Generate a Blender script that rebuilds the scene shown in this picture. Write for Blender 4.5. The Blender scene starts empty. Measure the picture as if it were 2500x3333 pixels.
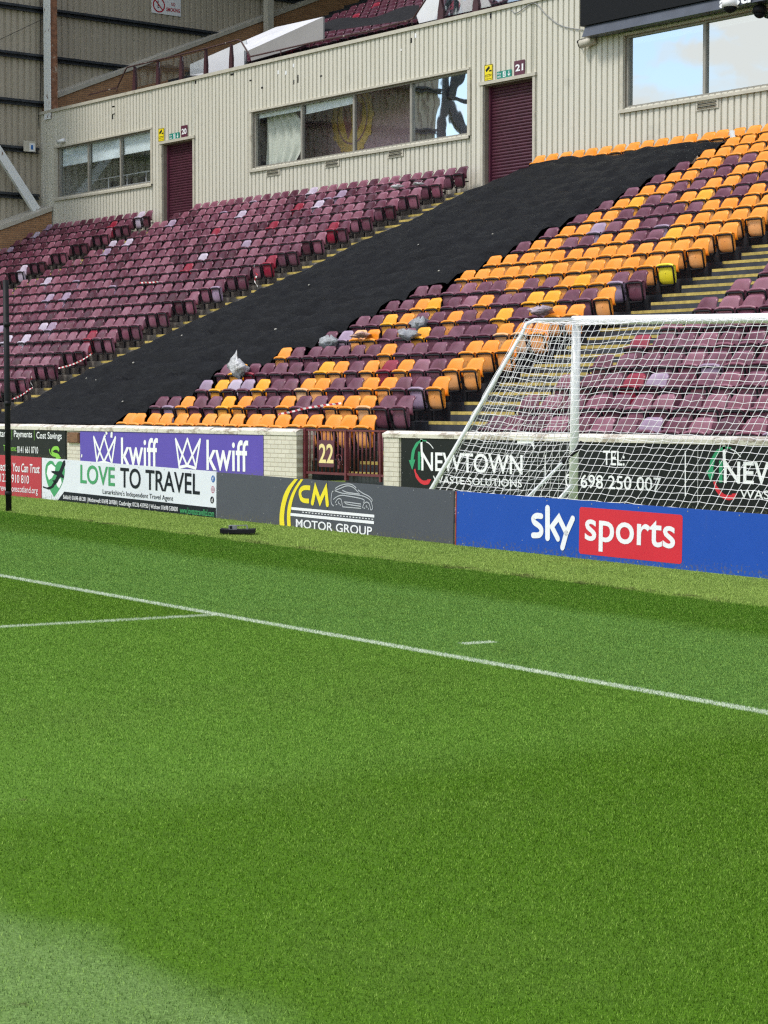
import bpy, math, random
import numpy as np
from mathutils import Vector, Matrix

random.seed(7)
rng = np.random.default_rng(7)
S = bpy.context.scene
COL = S.collection
R = math.radians

# ------------------------------------------------------------------ camera, sky, sun, exposure
F_PX, CX, CY = 7171.05, 1250.0, 1666.5            # focal length and centre in photo pixels (2500 x 3333)
CAM = np.array([0.0, 0.0, 1.6])
FWD = np.array([-0.8084963, 0.58640206, -0.04966251])
RGT = np.array([0.58713, 0.8095, 0.0]); RGT /= np.linalg.norm(RGT)
UPV = np.cross(RGT, FWD)
cam_data = bpy.data.cameras.new('camera')
cam_data.sensor_fit = 'HORIZONTAL'; cam_data.sensor_width = 36.0
cam_data.lens = F_PX / 2500.0 * 36.0
cam_data.clip_start = 0.1; cam_data.clip_end = 2000.0
cam = bpy.data.objects.new('camera', cam_data); COL.objects.link(cam)
M = Matrix.Identity(4)
for k, v in enumerate((RGT, UPV, -FWD)):
    for j in range(3): M[j][k] = float(v[j])
M.translation = Vector(CAM); cam.matrix_world = M
S.camera = cam

SUN_EL, SUN_AZ = 54.0, (-0.30, -1.0)               # sun stands over the pitch, in front of the stand
w = bpy.data.worlds.new('World'); S.world = w; w.use_nodes = True
nt = w.node_tree; bg = nt.nodes['Background']
sky = nt.nodes.new('ShaderNodeTexSky'); sky.sky_type = 'NISHITA'; sky.sun_disc = False
sky.sun_elevation = R(SUN_EL); sky.sun_rotation = math.atan2(SUN_AZ[0], SUN_AZ[1])
sky.altitude = 50; sky.air_density = 1.0; sky.dust_density = 1.2; sky.ozone_density = 1.5
tc = nt.nodes.new('ShaderNodeTexCoord')
mp = nt.nodes.new('ShaderNodeMapping'); mp.inputs['Scale'].default_value = (1.0, 1.0, 2.6); mp.inputs['Location'].default_value = (9, 1, 3)
nz = nt.nodes.new('ShaderNodeTexNoise'); nz.inputs['Scale'].default_value = 11.0; nz.inputs['Detail'].default_value = 7; nz.inputs['Roughness'].default_value = 0.55
cr = nt.nodes.new('ShaderNodeValToRGB'); cr.color_ramp.elements[0].position = 0.46; cr.color_ramp.elements[1].position = 0.56
mx = nt.nodes.new('ShaderNodeMixRGB'); mx.inputs[2].default_value = (5.6, 5.4, 5.1, 1)
nt.links.new(tc.outputs['Generated'], mp.inputs['Vector']); nt.links.new(mp.outputs[0], nz.inputs['Vector'])
nt.links.new(nz.outputs['Fac'], cr.inputs[0]); nt.links.new(cr.outputs[0], mx.inputs[0])
nt.links.new(sky.outputs[0], mx.inputs[1]); nt.links.new(mx.outputs[0], bg.inputs[0])
bg.inputs[1].default_value = 0.13
sl = bpy.data.lights.new('sun', 'SUN'); sl.energy = 1.4; sl.angle = R(12); sl.color = (1.0, 0.95, 0.88)
so = bpy.data.objects.new('sun', sl); COL.objects.link(so)
_h = math.hypot(*SUN_AZ)
sd = Vector((SUN_AZ[0] / _h * math.cos(R(SUN_EL)), SUN_AZ[1] / _h * math.cos(R(SUN_EL)), math.sin(R(SUN_EL))))
so.rotation_euler = sd.to_track_quat('Z', 'Y').to_euler()
S.view_settings.view_transform = 'Standard'; S.view_settings.look = 'None'
S.view_settings.gamma = 1.0; S.view_settings.use_curve_mapping = False
S.view_settings.exposure = 0.86
S.cycles.use_denoising = False; S.cycles.filter_width = 1.3; S.cycles.max_bounces = 6; S.cycles.diffuse_bounces = 3; S.cycles.transparent_max_bounces = 12

# ------------------------------------------------------------------ measuring helpers (a point of the photo on a real plane)
GX, GY = -0.0164, -0.0093                          # the pitch falls gently towards the stand and to the right
def gz(x, y): return GX * x + GY * y
def ray(px, py): return FWD + RGT * ((px - CX) / F_PX) - UPV * ((py - CY) / F_PX)
def at(px, py, Y):
    d = ray(px, py); return CAM + d * (Y / d[1])
def atx(px, py, X):
    d = ray(px, py); return CAM + d * (X / d[0])
def ground_at(px, py):
    d = ray(px, py); t = -1.6 / (d[2] - GX * d[0] - GY * d[1]); return CAM + d * t
KG = -0.1012
def gable_x(y, off=0.0): return -71.2 + off + KG * (y - 36.47)
def gab(px, py, off=0.0):
    d = ray(px, py); t = (-71.2 + off - KG * 36.47) / (d[0] - KG * d[1]); return CAM + d * t
def zoomed(x0, y0, sc):                            # pixel of an enlarged crop -> pixel of the photo
    return lambda x, y: (x0 + x / sc, y0 + y / sc)
def project(P):
    v = np.asarray(P, float) - CAM; z = v @ FWD
    return CX + F_PX * (v @ RGT) / z, CY - F_PX * (v @ UPV) / z, z

# ------------------------------------------------------------------ object helpers
def tag(o, label=None, cat=None, group=None, kind=None):
    if label: o['label'] = label
    if cat: o['category'] = cat
    if group: o['group'] = group
    if kind: o['kind'] = kind
    return o
def empty(name, loc=(0, 0, 0), label=None, cat=None, group=None, kind=None, parent=None):
    o = bpy.data.objects.new(name, None); COL.objects.link(o); o.location = loc
    o.empty_display_size = 0.1
    if parent: o.parent = parent
    return tag(o, label, cat, group, kind)

class MB:
    def __init__(s): s.v = []; s.f = []; s.m = []; s.sm = []
    def add(s, vs, fs, mi=0, smooth=False):
        b = len(s.v); s.v.extend([tuple(float(c) for c in p) for p in vs])
        for f in fs: s.f.append(tuple(i + b for i in f)); s.m.append(mi); s.sm.append(smooth)
        return s
    def box(s, a, b, mi=0):
        x0, y0, z0 = [min(p, q) for p, q in zip(a, b)]; x1, y1, z1 = [max(p, q) for p, q in zip(a, b)]
        return s.add([(x0, y0, z0), (x1, y0, z0), (x1, y1, z0), (x0, y1, z0), (x0, y0, z1), (x1, y0, z1), (x1, y1, z1), (x0, y1, z1)],
                     [(0, 3, 2, 1), (4, 5, 6, 7), (0, 1, 5, 4), (1, 2, 6, 5), (2, 3, 7, 6), (3, 0, 4, 7)], mi)
    def obox(s, c, ex, ey, ez, mi=0):              # oriented box: centre + half axes
        c, ex, ey, ez = [np.asarray(q, float) for q in (c, ex, ey, ez)]
        vs = [c + i * ex + j * ey + k * ez for k in (-1, 1) for (i, j) in ((-1, -1), (1, -1), (1, 1), (-1, 1))]
        return s.add(vs, [(0, 3, 2, 1), (4, 5, 6, 7), (0, 1, 5, 4), (1, 2, 6, 5), (2, 3, 7, 6), (3, 0, 4, 7)], mi)
    def bar(s, a, b, w, h, up=(0, 0, 1), mi=0):    # rectangular bar from a to b
        a = np.asarray(a, float); b = np.asarray(b, float); d = b - a; L = np.linalg.norm(d); d /= L
        u = np.asarray(up, float); sd = np.cross(d, u)
        if np.linalg.norm(sd) < 1e-6: sd = np.cross(d, (1, 0, 0))
        sd /= np.linalg.norm(sd); u = np.cross(sd, d)
        return s.obox((a + b) / 2, d * L / 2, sd * w / 2, u * h / 2, mi)
    def tube(s, pts, r, n=8, mi=0, closed=False):
        P = [np.asarray(p, float) for p in pts]; m = len(P); b = []; prev = None
        for i, p in enumerate(P):
            if closed: d = P[(i + 1) % m] - P[i - 1]
            else: d = P[min(i + 1, m - 1)] - P[max(i - 1, 0)]
            d = d / (np.linalg.norm(d) + 1e-9)
            ref = prev if prev is not None else (np.array((0, 0, 1.)) if abs(d[2]) < .9 else np.array((1., 0, 0)))
            a = ref - d * (ref @ d); a /= (np.linalg.norm(a) + 1e-9); c = np.cross(d, a); prev = a
            rr = r[i] if hasattr(r, '__len__') else r
            b.append([p + rr * (math.cos(2 * math.pi * k / n) * a + math.sin(2 * math.pi * k / n) * c) for k in range(n)])
        vs = [q for ring in b for q in ring]; fs = []
        for i in range(m if closed else m - 1):
            j = (i + 1) % m
            for k in range(n): fs.append((i * n + k, i * n + (k + 1) % n, j * n + (k + 1) % n, j * n + k))
        if not closed: fs.append(tuple(range(n))[::-1]); fs.append(tuple((m - 1) * n + k for k in range(n)))
        return s.add(vs, fs, mi, True)
    def prism(s, poly, y0, y1, mi=0):              # (x,z) outline between y0 and y1
        n = len(poly); vs = [(x, y0, z) for x, z in poly] + [(x, y1, z) for x, z in poly]
        fs = [tuple(range(n)), tuple(range(2 * n - 1, n - 1, -1))] + [(i, n + i, n + (i + 1) % n, (i + 1) % n) for i in range(n)]
        return s.add(vs, fs, mi)
    def build(s, name, mats, parent=None, loc=None):
        me = bpy.data.meshes.new(name); me.from_pydata(s.v, [], s.f)
        for m in (mats if isinstance(mats, (list, tuple)) else [mats]): me.materials.append(m)
        if len(s.f):
            me.polygons.foreach_set('material_index', s.m); me.polygons.foreach_set('use_smooth', s.sm)
        me.update()
        o = bpy.data.objects.new(name, me); COL.objects.link(o)
        if loc is not None: o.location = loc
        if parent: o.parent = parent
        return o

# ------------------------------------------------------------------ materials
def nodes_of(name):
    m = bpy.data.materials.new(name); m.use_nodes = True
    t = m.node_tree; return m, t, t.nodes['Principled BSDF']
def N(t, kind, **kw):
    n = t.nodes.new('ShaderNode' + kind)
    for k, v in kw.items():
        if k in n.inputs: n.inputs[k].default_value = v
        else: setattr(n, k, v)
    return n
def L(t, a, b): t.links.new(a, b)
def noise(t, scale, detail=4, rough=.55, vec=None, coord='Object', stretch=None):
    if vec is None:
        c = N(t, 'TexCoord'); vec = c.outputs[coord]
    if stretch:
        m_ = N(t, 'Mapping'); m_.inputs['Scale'].default_value = stretch; L(t, vec, m_.inputs['Vector']); vec = m_.outputs[0]
    n = N(t, 'TexNoise'); n.inputs['Scale'].default_value = scale; n.inputs['Detail'].default_value = detail; n.inputs['Roughness'].default_value = rough
    L(t, vec, n.inputs['Vector']); return n.outputs['Fac']
def ramp(t, fac, a, b):
    m = N(t, 'MapRange'); m.interpolation_type = 'SMOOTHSTEP'; m.inputs['From Min'].default_value = a; m.inputs['From Max'].default_value = b
    L(t, fac, m.inputs['Value']); return m.outputs[0]
def mixc(t, fac, a, b):
    m = N(t, 'MixRGB')
    for i, q in ((1, a), (2, b)):
        if isinstance(q, (tuple, list)): m.inputs[i].default_value = (*q[:3], 1)
        else: L(t, q, m.inputs[i])
    if isinstance(fac, (int, float)): m.inputs[0].default_value = fac
    else: L(t, fac, m.inputs[0])
    return m.outputs[0]
def math_(t, op, a, b=None):
    m = N(t, 'Math'); m.operation = op
    for i, q in ((0, a), (1, b)):
        if q is None: continue
        if isinstance(q, (int, float)): m.inputs[i].default_value = q
        else: L(t, q, m.inputs[i])
    return m.outputs[0]
def bump(t, b, h, strength=.3, dist=.01):
    n = N(t, 'Bump'); n.inputs['Strength'].default_value = strength; n.inputs['Distance'].default_value = dist
    L(t, h, n.inputs['Height']); L(t, n.outputs[0], b.inputs['Normal'])
def plain(name, col, rough=.5, var=.12, scale=6, metal=0., dirt=None, dirt_scale=3, dirt_amt=(.55, .75), bmp=0., spec=None, stretch=None):
    m, t, b = nodes_of(name)
    n = noise(t, scale, stretch=stretch)
    lo = tuple(c * (1 - var) for c in col); hi = tuple(min(1, c * (1 + var)) for c in col)
    c = mixc(t, ramp(t, n, .3, .7), lo, hi)
    if dirt:
        d = noise(t, dirt_scale, 8, .65); c = mixc(t, ramp(t, d, *dirt_amt), c, dirt)
    L(t, c, b.inputs['Base Color']); b.inputs['Roughness'].default_value = rough; b.inputs['Metallic'].default_value = metal
    if spec is not None: b.inputs['Specular IOR Level'].default_value = spec
    if bmp: bump(t, b, noise(t, scale * 6, 3), bmp, .004)
    return m
MAT = {}
def seat_plastic(name, col, fade, amt=.5):
    m, t, b = nodes_of(name)
    oi = N(t, 'ObjectInfo'); g = N(t, 'NewGeometry')
    v = N(t, 'VectorMath'); v.operation = 'ADD'; L(t, g.outputs['Position'], v.inputs[0]); L(t, oi.outputs['Random'], v.inputs[1])
    n = noise(t, 7, 5, .6, vec=v.outputs[0])
    c = mixc(t, ramp(t, n, .35, .75), col, tuple(a * (1 - amt * .45) + f_ * amt * .45 for a, f_ in zip(col, fade)))
    n2 = noise(t, 1.9, 2, .5, vec=v.outputs[0])
    c = mixc(t, math_(t, 'MULTIPLY', ramp(t, n2, .42, .66), amt), c, fade)
    n3 = noise(t, 42, 3, .6, vec=v.outputs[0])
    c = mixc(t, math_(t, 'MULTIPLY', ramp(t, n3, .66, .74), .55), c, tuple(a * .45 for a in col))
    L(t, c, b.inputs['Base Color']); b.inputs['Roughness'].default_value = .34; b.inputs['Specular IOR Level'].default_value = .45
    return m
SEATM = {
    'M': seat_plastic('seat_maroon', (.118, .026, .050), (.25, .105, .15), .6),
    'D': seat_plastic('seat_dark_maroon', (.072, .014, .030), (.13, .045, .065), .35),
    'P': seat_plastic('seat_pink_maroon', (.21, .065, .10), (.33, .15, .20), .6),
    'R': seat_plastic('seat_red', (.26, .012, .035), (.34, .05, .08), .4),
    'L': seat_plastic('seat_lilac', (.32, .225, .33), (.44, .34, .45), .6),
    'W': seat_plastic('seat_white_lilac', (.48, .40, .51), (.60, .53, .62), .6),
    'O': seat_plastic('seat_orange', (.86, .285, .016), (.90, .37, .06), .5),
    'Q': seat_plastic('seat_pale_orange', (.82, .42, .18), (.86, .58, .36), .6),
    'Y': seat_plastic('seat_amber', (.88, .38, .012), (.92, .46, .04), .4),
    'Z': seat_plastic('seat_yellow', (.80, .66, .02), (.85, .74, .10), .3),
}
UNDER = {'O': seat_plastic('seat_orange_underside', (.84, .34, .085), (.86, .45, .20), .6), 'M': seat_plastic('seat_maroon_underside', (.135, .045, .068), (.21, .10, .14), .6),
         'D': seat_plastic('seat_dark_underside', (.085, .022, .036), (.14, .06, .08), .5), 'Y': seat_plastic('seat_amber_underside', (.86, .36, .05), (.88, .45, .12), .5)}
M_black = plain('black_steel', (.010, .010, .012), .55, .3, spec=.2)
M_blackcloth = None
M_white = plain('white_paint', (.78, .79, .80), .4, .05, 5, dirt=(.42, .40, .36), dirt_scale=2.2, dirt_amt=(.62, .8))
M_goal = plain('white_goal_paint', (.88, .89, .90), .35, .04, 8)
M_cord = plain('white_net_cord', (.80, .80, .80), .7, .04, 20)
M_yellow = plain('yellow_nosing', (.44, .335, .085), .7, .25, 9, dirt=(.16, .13, .06), dirt_scale=6, dirt_amt=(.55, .75))
M_conc = plain('concrete', (.22, .20, .175), .85, .22, 3, dirt=(.09, .085, .075), dirt_scale=1.6, dirt_amt=(.5, .75), bmp=.3)
M_dark = plain('dark_deck_paint', (.030, .034, .042), .6, .3, 4, dirt=(.16, .17, .18), dirt_scale=2.3, dirt_amt=(.66, .72), bmp=.2)
M_maroon = plain('maroon_paint', (.12, .018, .028), .45, .2, 10)
M_plate = plain('maroon_plate', (.10, .022, .045), .4, .08)
M_steel = plain('dark_blue_steel', (.028, .034, .042), .5, .3, 6)
M_trim = plain('beige_trim', (.50, .47, .39), .5, .08, 5, dirt=(.22, .19, .14), dirt_scale=3, dirt_amt=(.6, .8))
M_jamb = plain('brown_grey_jamb', (.25, .215, .17), .5, .1)
M_rust = plain('rusty_steel', (.22, .10, .055), .8, .35, 7, dirt=(.40, .33, .26), dirt_scale=5, dirt_amt=(.58, .66), bmp=.4)
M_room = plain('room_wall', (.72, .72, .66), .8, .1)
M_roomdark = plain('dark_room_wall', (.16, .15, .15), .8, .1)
M_blind = plain('pale_blind', (.84, .93, .96), .7, .06, 2, stretch=(6, 1, .6))
M_frame = plain('grey_window_frame', (.28, .265, .23), .4, .08)
M_text_w = plain('white_lettering', (.85, .86, .88), .45, .02)
M_text_k = plain('black_lettering', (.008, .012, .016), .6, .1, spec=.2)
M_grey_plate = plain('grey_blue_plate', (.055, .065, .085), .35, .15, 2)
M_screen = plain('led_screen', (.008, .009, .011), .6, .2, 30, spec=.15)
M_rubber = plain('black_rubber', (.014, .014, .016), .8, .2, spec=.15)
M_metalgrey = plain('grey_bracket', (.24, .25, .25), .45, .15, 20)

def cladding(name, base, lo, streak=.5):
    m, t, b = nodes_of(name)
    a = noise(t, 1.2, 5, .6); s_ = noise(t, 3.0, 4, .6, stretch=(2.2, 2.2, .12)); d = noise(t, 26, 3, .6)
    c = mixc(t, math_(t, 'MULTIPLY', ramp(t, s_, .45, .75), streak), base, lo)
    c = mixc(t, ramp(t, a, .62, .8), c, tuple(q * .82 for q in base))
    c = mixc(t, math_(t, 'MULTIPLY', ramp(t, d, .70, .76), .5), c, tuple(q * .45 for q in base))
    L(t, c, b.inputs['Base Color']); b.inputs['Roughness'].default_value = .45
    return m
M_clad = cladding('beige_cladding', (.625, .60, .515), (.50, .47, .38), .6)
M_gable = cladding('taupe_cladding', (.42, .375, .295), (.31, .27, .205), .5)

def brick_mat(name, c1, c2, mortar, scale, vec_rot, sq=(.215, .065), painted=False):
    m, t, b = nodes_of(name)
    c = N(t, 'TexCoord'); sp = N(t, 'SeparateXYZ'); mp_ = N(t, 'CombineXYZ'); L(t, c.outputs['Object'], sp.inputs[0])
    L(t, sp.outputs[vec_rot], mp_.inputs[0]); L(t, sp.outputs[2], mp_.inputs[1])
    br = N(t, 'TexBrick'); br.inputs['Scale'].default_value = 1.0
    br.inputs['Brick Width'].default_value = sq[0] + .01; br.inputs['Row Height'].default_value = sq[1] + .01
    br.inputs['Mortar Size'].default_value = .006; br.inputs['Mortar Smooth'].default_value = .2; br.inputs['Bias'].default_value = 0
    br.inputs['Color1'].default_value = (*c1, 1); br.inputs['Color2'].default_value = (*c2, 1); br.inputs['Mortar'].default_value = (*mortar, 1)
    L(t, mp_.outputs[0], br.inputs['Vector'])
    col = br.outputs['Color']
    n = noise(t, 4, 6, .65)
    col = mixc(t, math_(t, 'MULTIPLY', ramp(t, n, .5, .75), .5), col, tuple(q * .6 for q in c1))
    if painted:
        n2 = noise(t, 7, 8, .7); col = mixc(t, ramp(t, n2, .66, .72), col, (.33, .25, .18))
    L(t, col, b.inputs['Base Color']); b.inputs['Roughness'].default_value = .7
    inv = math_(t, 'SUBTRACT', 1.0, br.outputs['Fac']); bump(t, b, inv, .6, .012)
    return m
M_wbrick = brick_mat('white_painted_brick', (.66, .62, .53), (.60, .56, .47), (.42, .37, .29), 1, 0, painted=True)
M_brick = brick_mat('orange_brick', (.46, .25, .12), (.36, .185, .085), (.20, .15, .11), 1, 1)
def coping_mat():
    m, t, b = nodes_of('chipped_coping')
    n = noise(t, 3.2, 9, .72, stretch=(1, 1, 2.5)); n2 = noise(t, 14, 6, .7)
    c = mixc(t, ramp(t, n, .50, .60), (.70, .66, .58), (.36, .31, .25))
    c = mixc(t, ramp(t, n2, .60, .68), c, (.16, .13, .10))
    L(t, c, b.inputs['Base Color']); b.inputs['Roughness'].default_value = .85; bump(t, b, n, .5, .02)
    return m
M_coping = coping_mat()

def glass_mat(name, refl, tint=(.75, .8, .8), wav=0., wscale=1.2):
    m, t, b = nodes_of(name)
    t.nodes.remove(b); out = t.nodes['Material Output']
    g = N(t, 'BsdfGlossy'); g.inputs['Roughness'].default_value = .015; g.inputs['Color'].default_value = (.88, .96, 1.0, 1)
    tr = N(t, 'BsdfTransparent'); tr.inputs['Color'].default_value = (*tint, 1)
    mixs = N(t, 'MixShader'); mixs.inputs[0].default_value = refl
    L(t, tr.outputs[0], mixs.inputs[1]); L(t, g.outputs[0], mixs.inputs[2]); L(t, mixs.outputs[0], out.inputs['Surface'])
    if wav:
        n = noise(t, wscale, 2, .4); bn = N(t, 'Bump'); bn.inputs['Strength'].default_value = wav; bn.inputs['Distance'].default_value = .25
        L(t, n, bn.inputs['Height']); L(t, bn.outputs[0], g.inputs['Normal'])
    return m
G_low = glass_mat('window_glass', .22, (.97, .99, 1.0), wav=.01)
G_mid = glass_mat('dark_window_glass', .15, (.97, .97, .97), wav=.012)
G_wavy = glass_mat('buckled_film_glass', .70, wav=.016, wscale=.9)
G_high = glass_mat('mirror_window_glass', .62, wav=.012, wscale=.8)
G_clear = glass_mat('balustrade_glass', .25, (.9, .92, .92), wav=.02)

# ------------------------------------------------------------------ pitch, lines and grass
def turf_color(t, pos, blade=None):
    sep = N(t, 'SeparateXYZ'); L(t, pos, sep.inputs[0]); x, y = sep.outputs[0], sep.outputs[1]
    wob = noise(t, 2.2, 3, .6, vec=pos); wob = math_(t, 'SUBTRACT', wob, .5)
    yv = math_(t, 'ADD', y, math_(t, 'MULTIPLY', wob, .35)); xv = math_(t, 'ADD', x, math_(t, 'MULTIPLY', wob, .5))
    ys = math_(t, 'ADD', y, math_(t, 'MULTIPLY', wob, .30))
    def st(v, e, s_): return ramp(t, v, e - s_, e + s_)
    base = (.108, .242, .010); olive = (.158, .322, .034); pale = (.178, .350, .072); dark = (.085, .218, .010); verge = (.36, .49, .115)
    c = mixc(t, st(xv, -7.3, .35), olive, base)  # mowing stripes: light on leaning blades put into the turf colour
    c = mixc(t, st(x, -12.9, .05), (.118, .258, .014), c)
    c = mixc(t, st(yv, 2.95, .16), (.225, .370, .105), c)
    c = mixc(t, st(y, 7.97, .03), c, pale)
    c = mixc(t, st(ys, 10.40, .30), c, dark)
    c = mixc(t, st(ys, 11.86, .05), c, verge)
    big = noise(t, .9, 5, .6, vec=pos); c = mixc(t, math_(t, 'MULTIPLY', ramp(t, big, .45, .75), .30), c, (.155, .25, .045))
    pat = noise(t, 6, 4, .65, vec=pos); c = mixc(t, math_(t, 'MULTIPLY', ramp(t, pat, .5, .8), .30), c, (.065, .14, .010))
    grain = noise(t, 3.2, 5, .7, vec=pos, stretch=(.35, 3.2, 1)); c = mixc(t, math_(t, 'MULTIPLY', ramp(t, grain, .48, .72), .28), c, (.075, .165, .010))
    grain2 = noise(t, 2.4, 5, .7, vec=pos, stretch=(.5, 2.6, 1)); c = mixc(t, math_(t, 'MULTIPLY', ramp(t, grain2, .55, .78), .25), c, (.21, .36, .06))
    ed = math_(t, 'SUBTRACT', 1.0, ramp(t, math_(t, 'ABSOLUTE', math_(t, 'SUBTRACT', y, 11.93)), .02, .28)); wn = noise(t, 2.6, 7, .75, vec=pos)
    c = mixc(t, math_(t, 'MULTIPLY', ramp(t, math_(t, 'ADD', wn, math_(t, 'MULTIPLY', ed, .16)), .66, .74), .7), c, (.115, .095, .045))
    # painted lines
    dy = math_(t, 'ABSOLUTE', math_(t, 'SUBTRACT', y, 7.965)); ln = math_(t, 'SUBTRACT', 1.0, ramp(t, dy, .034, .066))
    dx = math_(t, 'ABSOLUTE', math_(t, 'SUBTRACT', x, -12.92)); l2 = math_(t, 'MULTIPLY', math_(t, 'SUBTRACT', 1.0, ramp(t, dx, .035, .075)), math_(t, 'LESS_THAN', y, 7.95))
    dm = math_(t, 'ABSOLUTE', math_(t, 'SUBTRACT', x, -10.76)); l3 = math_(t, 'MULTIPLY', math_(t, 'SUBTRACT', 1.0, ramp(t, dm, .03, .06)),
        math_(t, 'MULTIPLY', math_(t, 'GREATER_THAN', y, 8.40), math_(t, 'LESS_THAN', y, 8.66)))
    line = math_(t, 'MINIMUM', math_(t, 'ADD', ln, math_(t, 'ADD', math_(t, 'MULTIPLY', l2, .8), l3)), 1.0)
    return c, line
def turf_mat(name, blades):
    m, t, b = nodes_of(name)
    g = N(t, 'NewGeometry'); c, line = turf_color(t, g.outputs['Position'])
    if blades:
        a = N(t, 'Attribute'); a.attribute_name = 'tone'; tone = a.outputs['Fac']
        c = mixc(t, ramp(t, tone, .0, .5), mixc(t, .66, c, (.010, .034, .001)), c)
        c = mixc(t, math_(t, 'MULTIPLY', ramp(t, tone, .62, 1.0), .6), c, (.36, .54, .10))
        keep = math_(t, 'GREATER_THAN', math_(t, 'FRACT', math_(t, 'MULTIPLY', tone, 7.31)), .22)
        c = mixc(t, math_(t, 'MULTIPLY', math_(t, 'MULTIPLY', line, keep), .9), c, (.74, .79, .68))
        b.inputs['Roughness'].default_value = .6; b.inputs['Specular IOR Level'].default_value = .12
    else:
        n = noise(t, 90, 3, .7, vec=g.outputs['Position']); c = mixc(t, ramp(t, n, .40, .75), mixc(t, .55, c, (.01, .028, .003)), mixc(t, .10, c, (.01, .028, .003)))
        c = mixc(t, math_(t, 'MULTIPLY', line, .6), c, (.55, .62, .48))
        b.inputs['Roughness'].default_value = .9; b.inputs['Specular IOR Level'].default_value = .1
    L(t, c, b.inputs['Base Color'])
    return m
M_turf = turf_mat('turf', False); M_blade = turf_mat('grass_blades', True)
mb = MB()
E = 260
mb.add([(-E, -E, gz(-E, -E)), (E, -E, gz(E, -E)), (E, 40, gz(E, 40)), (-E, 40, gz(-E, 40))], [(0, 1, 2, 3)])
tag(mb.build('pitch', M_turf), kind='structure')

def make_grass():
    n = 2900000
    px = rng.uniform(-160, 2660, n); far_ = rng.random(n) < .22; px = np.where(far_, np.where(rng.random(n) < .25, rng.uniform(-1300, -160, n), rng.uniform(2660, 6200, n)), px)
    # even spread over the ground that the pitch side shows: choose distance with weight, then keep what lies before the boards
    Y = np.sqrt(rng.uniform(2.3 ** 2, 13.62 ** 2, n)); 
    d = FWD[None, :] + np.outer((px - CX) / F_PX, RGT)
    t_ = Y / d[:, 1]; X = d[:, 0] * t_
    keep = rng.random(n) < np.clip(1.45 - Y / 22.0, .3, 1)
    X, Y = X[keep], Y[keep]; n = len(X)
    dist = np.sqrt(X ** 2 + Y ** 2)
    Z = GX * X + GY * Y
    verge = Y > 11.9 + .05 * np.sin(X * 9)
    clump = rng.random(n)
    h = rng.uniform(.004, .011, n) * np.where(verge, 1.4, 1.0) * np.where(verge & (clump > .997), 3.2, 1.0)
    edge = (np.abs(Y - 11.9) < .10) & (clump > .85); h = np.where(edge, h * 2.0, h)
    wd = (.0006 + .00016 * dist) * np.where(far_[keep], 2.6, 1.0)
    az = rng.uniform(0, 2 * np.pi, n); lean = rng.uniform(.1, 1.0, n) * h
    la = rng.uniform(0, 2 * np.pi, n)
    ex, ey = np.cos(az) * wd, np.sin(az) * wd
    lx, ly = np.cos(la) * lean, np.sin(la) * lean
    V = np.empty((n, 3, 3))
    V[:, 0] = np.stack([X - ex, Y - ey, Z - .002], 1); V[:, 1] = np.stack([X + ex, Y + ey, Z - .002], 1)
    V[:, 2] = np.stack([X + lx, Y + ly, Z + h], 1)
    me = bpy.data.meshes.new('grass'); me.vertices.add(n * 3); me.vertices.foreach_set('co', V.ravel())
    me.loops.add(n * 3); me.loops.foreach_set('vertex_index', np.arange(n * 3, dtype=np.int32))
    me.polygons.add(n); me.polygons.foreach_set('loop_start', np.arange(0, n * 3, 3, dtype=np.int32))
    me.polygons.foreach_set('loop_total', np.full(n, 3, dtype=np.int32))
    at_ = me.attributes.new('tone', 'FLOAT', 'POINT')
    at_.data.foreach_set('value', np.repeat(rng.random(n), 3).astype(np.float32))
    me.update(calc_edges=True); me.materials.append(M_blade)
    o = bpy.data.objects.new('grass', me); COL.objects.link(o)
    tag(o, 'short mown green grass of the striped pitch and its paler verge', 'grass', kind='stuff')
make_grass()

# ------------------------------------------------------------------ lettering and flat artwork on panels
class Plane:
    """A flat face in the place: origin, unit horizontal axis, unit up axis. loc() gives its own metres for a photo pixel."""
    def __init__(s, P0, ex, ez=(0, 0, 1)):
        s.P0 = np.asarray(P0, float); s.ex = np.asarray(ex, float) / np.linalg.norm(ex); s.ez = np.asarray(ez, float)
        s.ez = s.ez - s.ex * (s.ex @ s.ez); s.ez /= np.linalg.norm(s.ez); s.n = np.cross(s.ex, s.ez)   # n faces the pitch
    def loc(s, px, py):
        d = ray(px, py); t = ((s.P0 - CAM) @ s.n) / (d @ s.n); P = CAM + d * t - s.P0
        return float(P @ s.ex), float(P @ s.ez)
    def matrix(s):
        m = Matrix.Identity(4)
        for k, v in enumerate((s.ex, -s.n, s.ez)):
            for j in range(3): m[j][k] = float(v[j])
        m.translation = Vector(s.P0); return m

def glyphs(body, bold=0., shear=0.):
    c = bpy.data.curves.new('txt', 'FONT'); c.body = body; c.offset = bold; c.shear = shear; c.resolution_u = 4
    o = bpy.data.objects.new('txt', c); me = o.to_mesh()
    v = np.array([tuple(p.co) for p in me.vertices]); f = [tuple(p.vertices) for p in me.polygons]
    o.to_mesh_clear(); bpy.data.objects.remove(o); bpy.data.curves.remove(c)
    return v, f
def text(parent, body, lb, rt, m, bold=.0, shear=0., depth=.004, name='lettering', mbx=None):
    v, f = glyphs(body, bold, shear)
    x0, y0 = v[:, 0].min(), v[:, 1].min(); x1, y1 = v[:, 0].max(), v[:, 1].max()
    U = lb[0] + (v[:, 0] - x0) / (x1 - x0) * (rt[0] - lb[0]); W_ = lb[1] + (v[:, 1] - y0) / (y1 - y0) * (rt[1] - lb[1])
    b = mbx or MB(); b.add([(u, -depth, q) for u, q in zip(U, W_)], f)
    return None if mbx is not None else b.build(name, m, parent)
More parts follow.
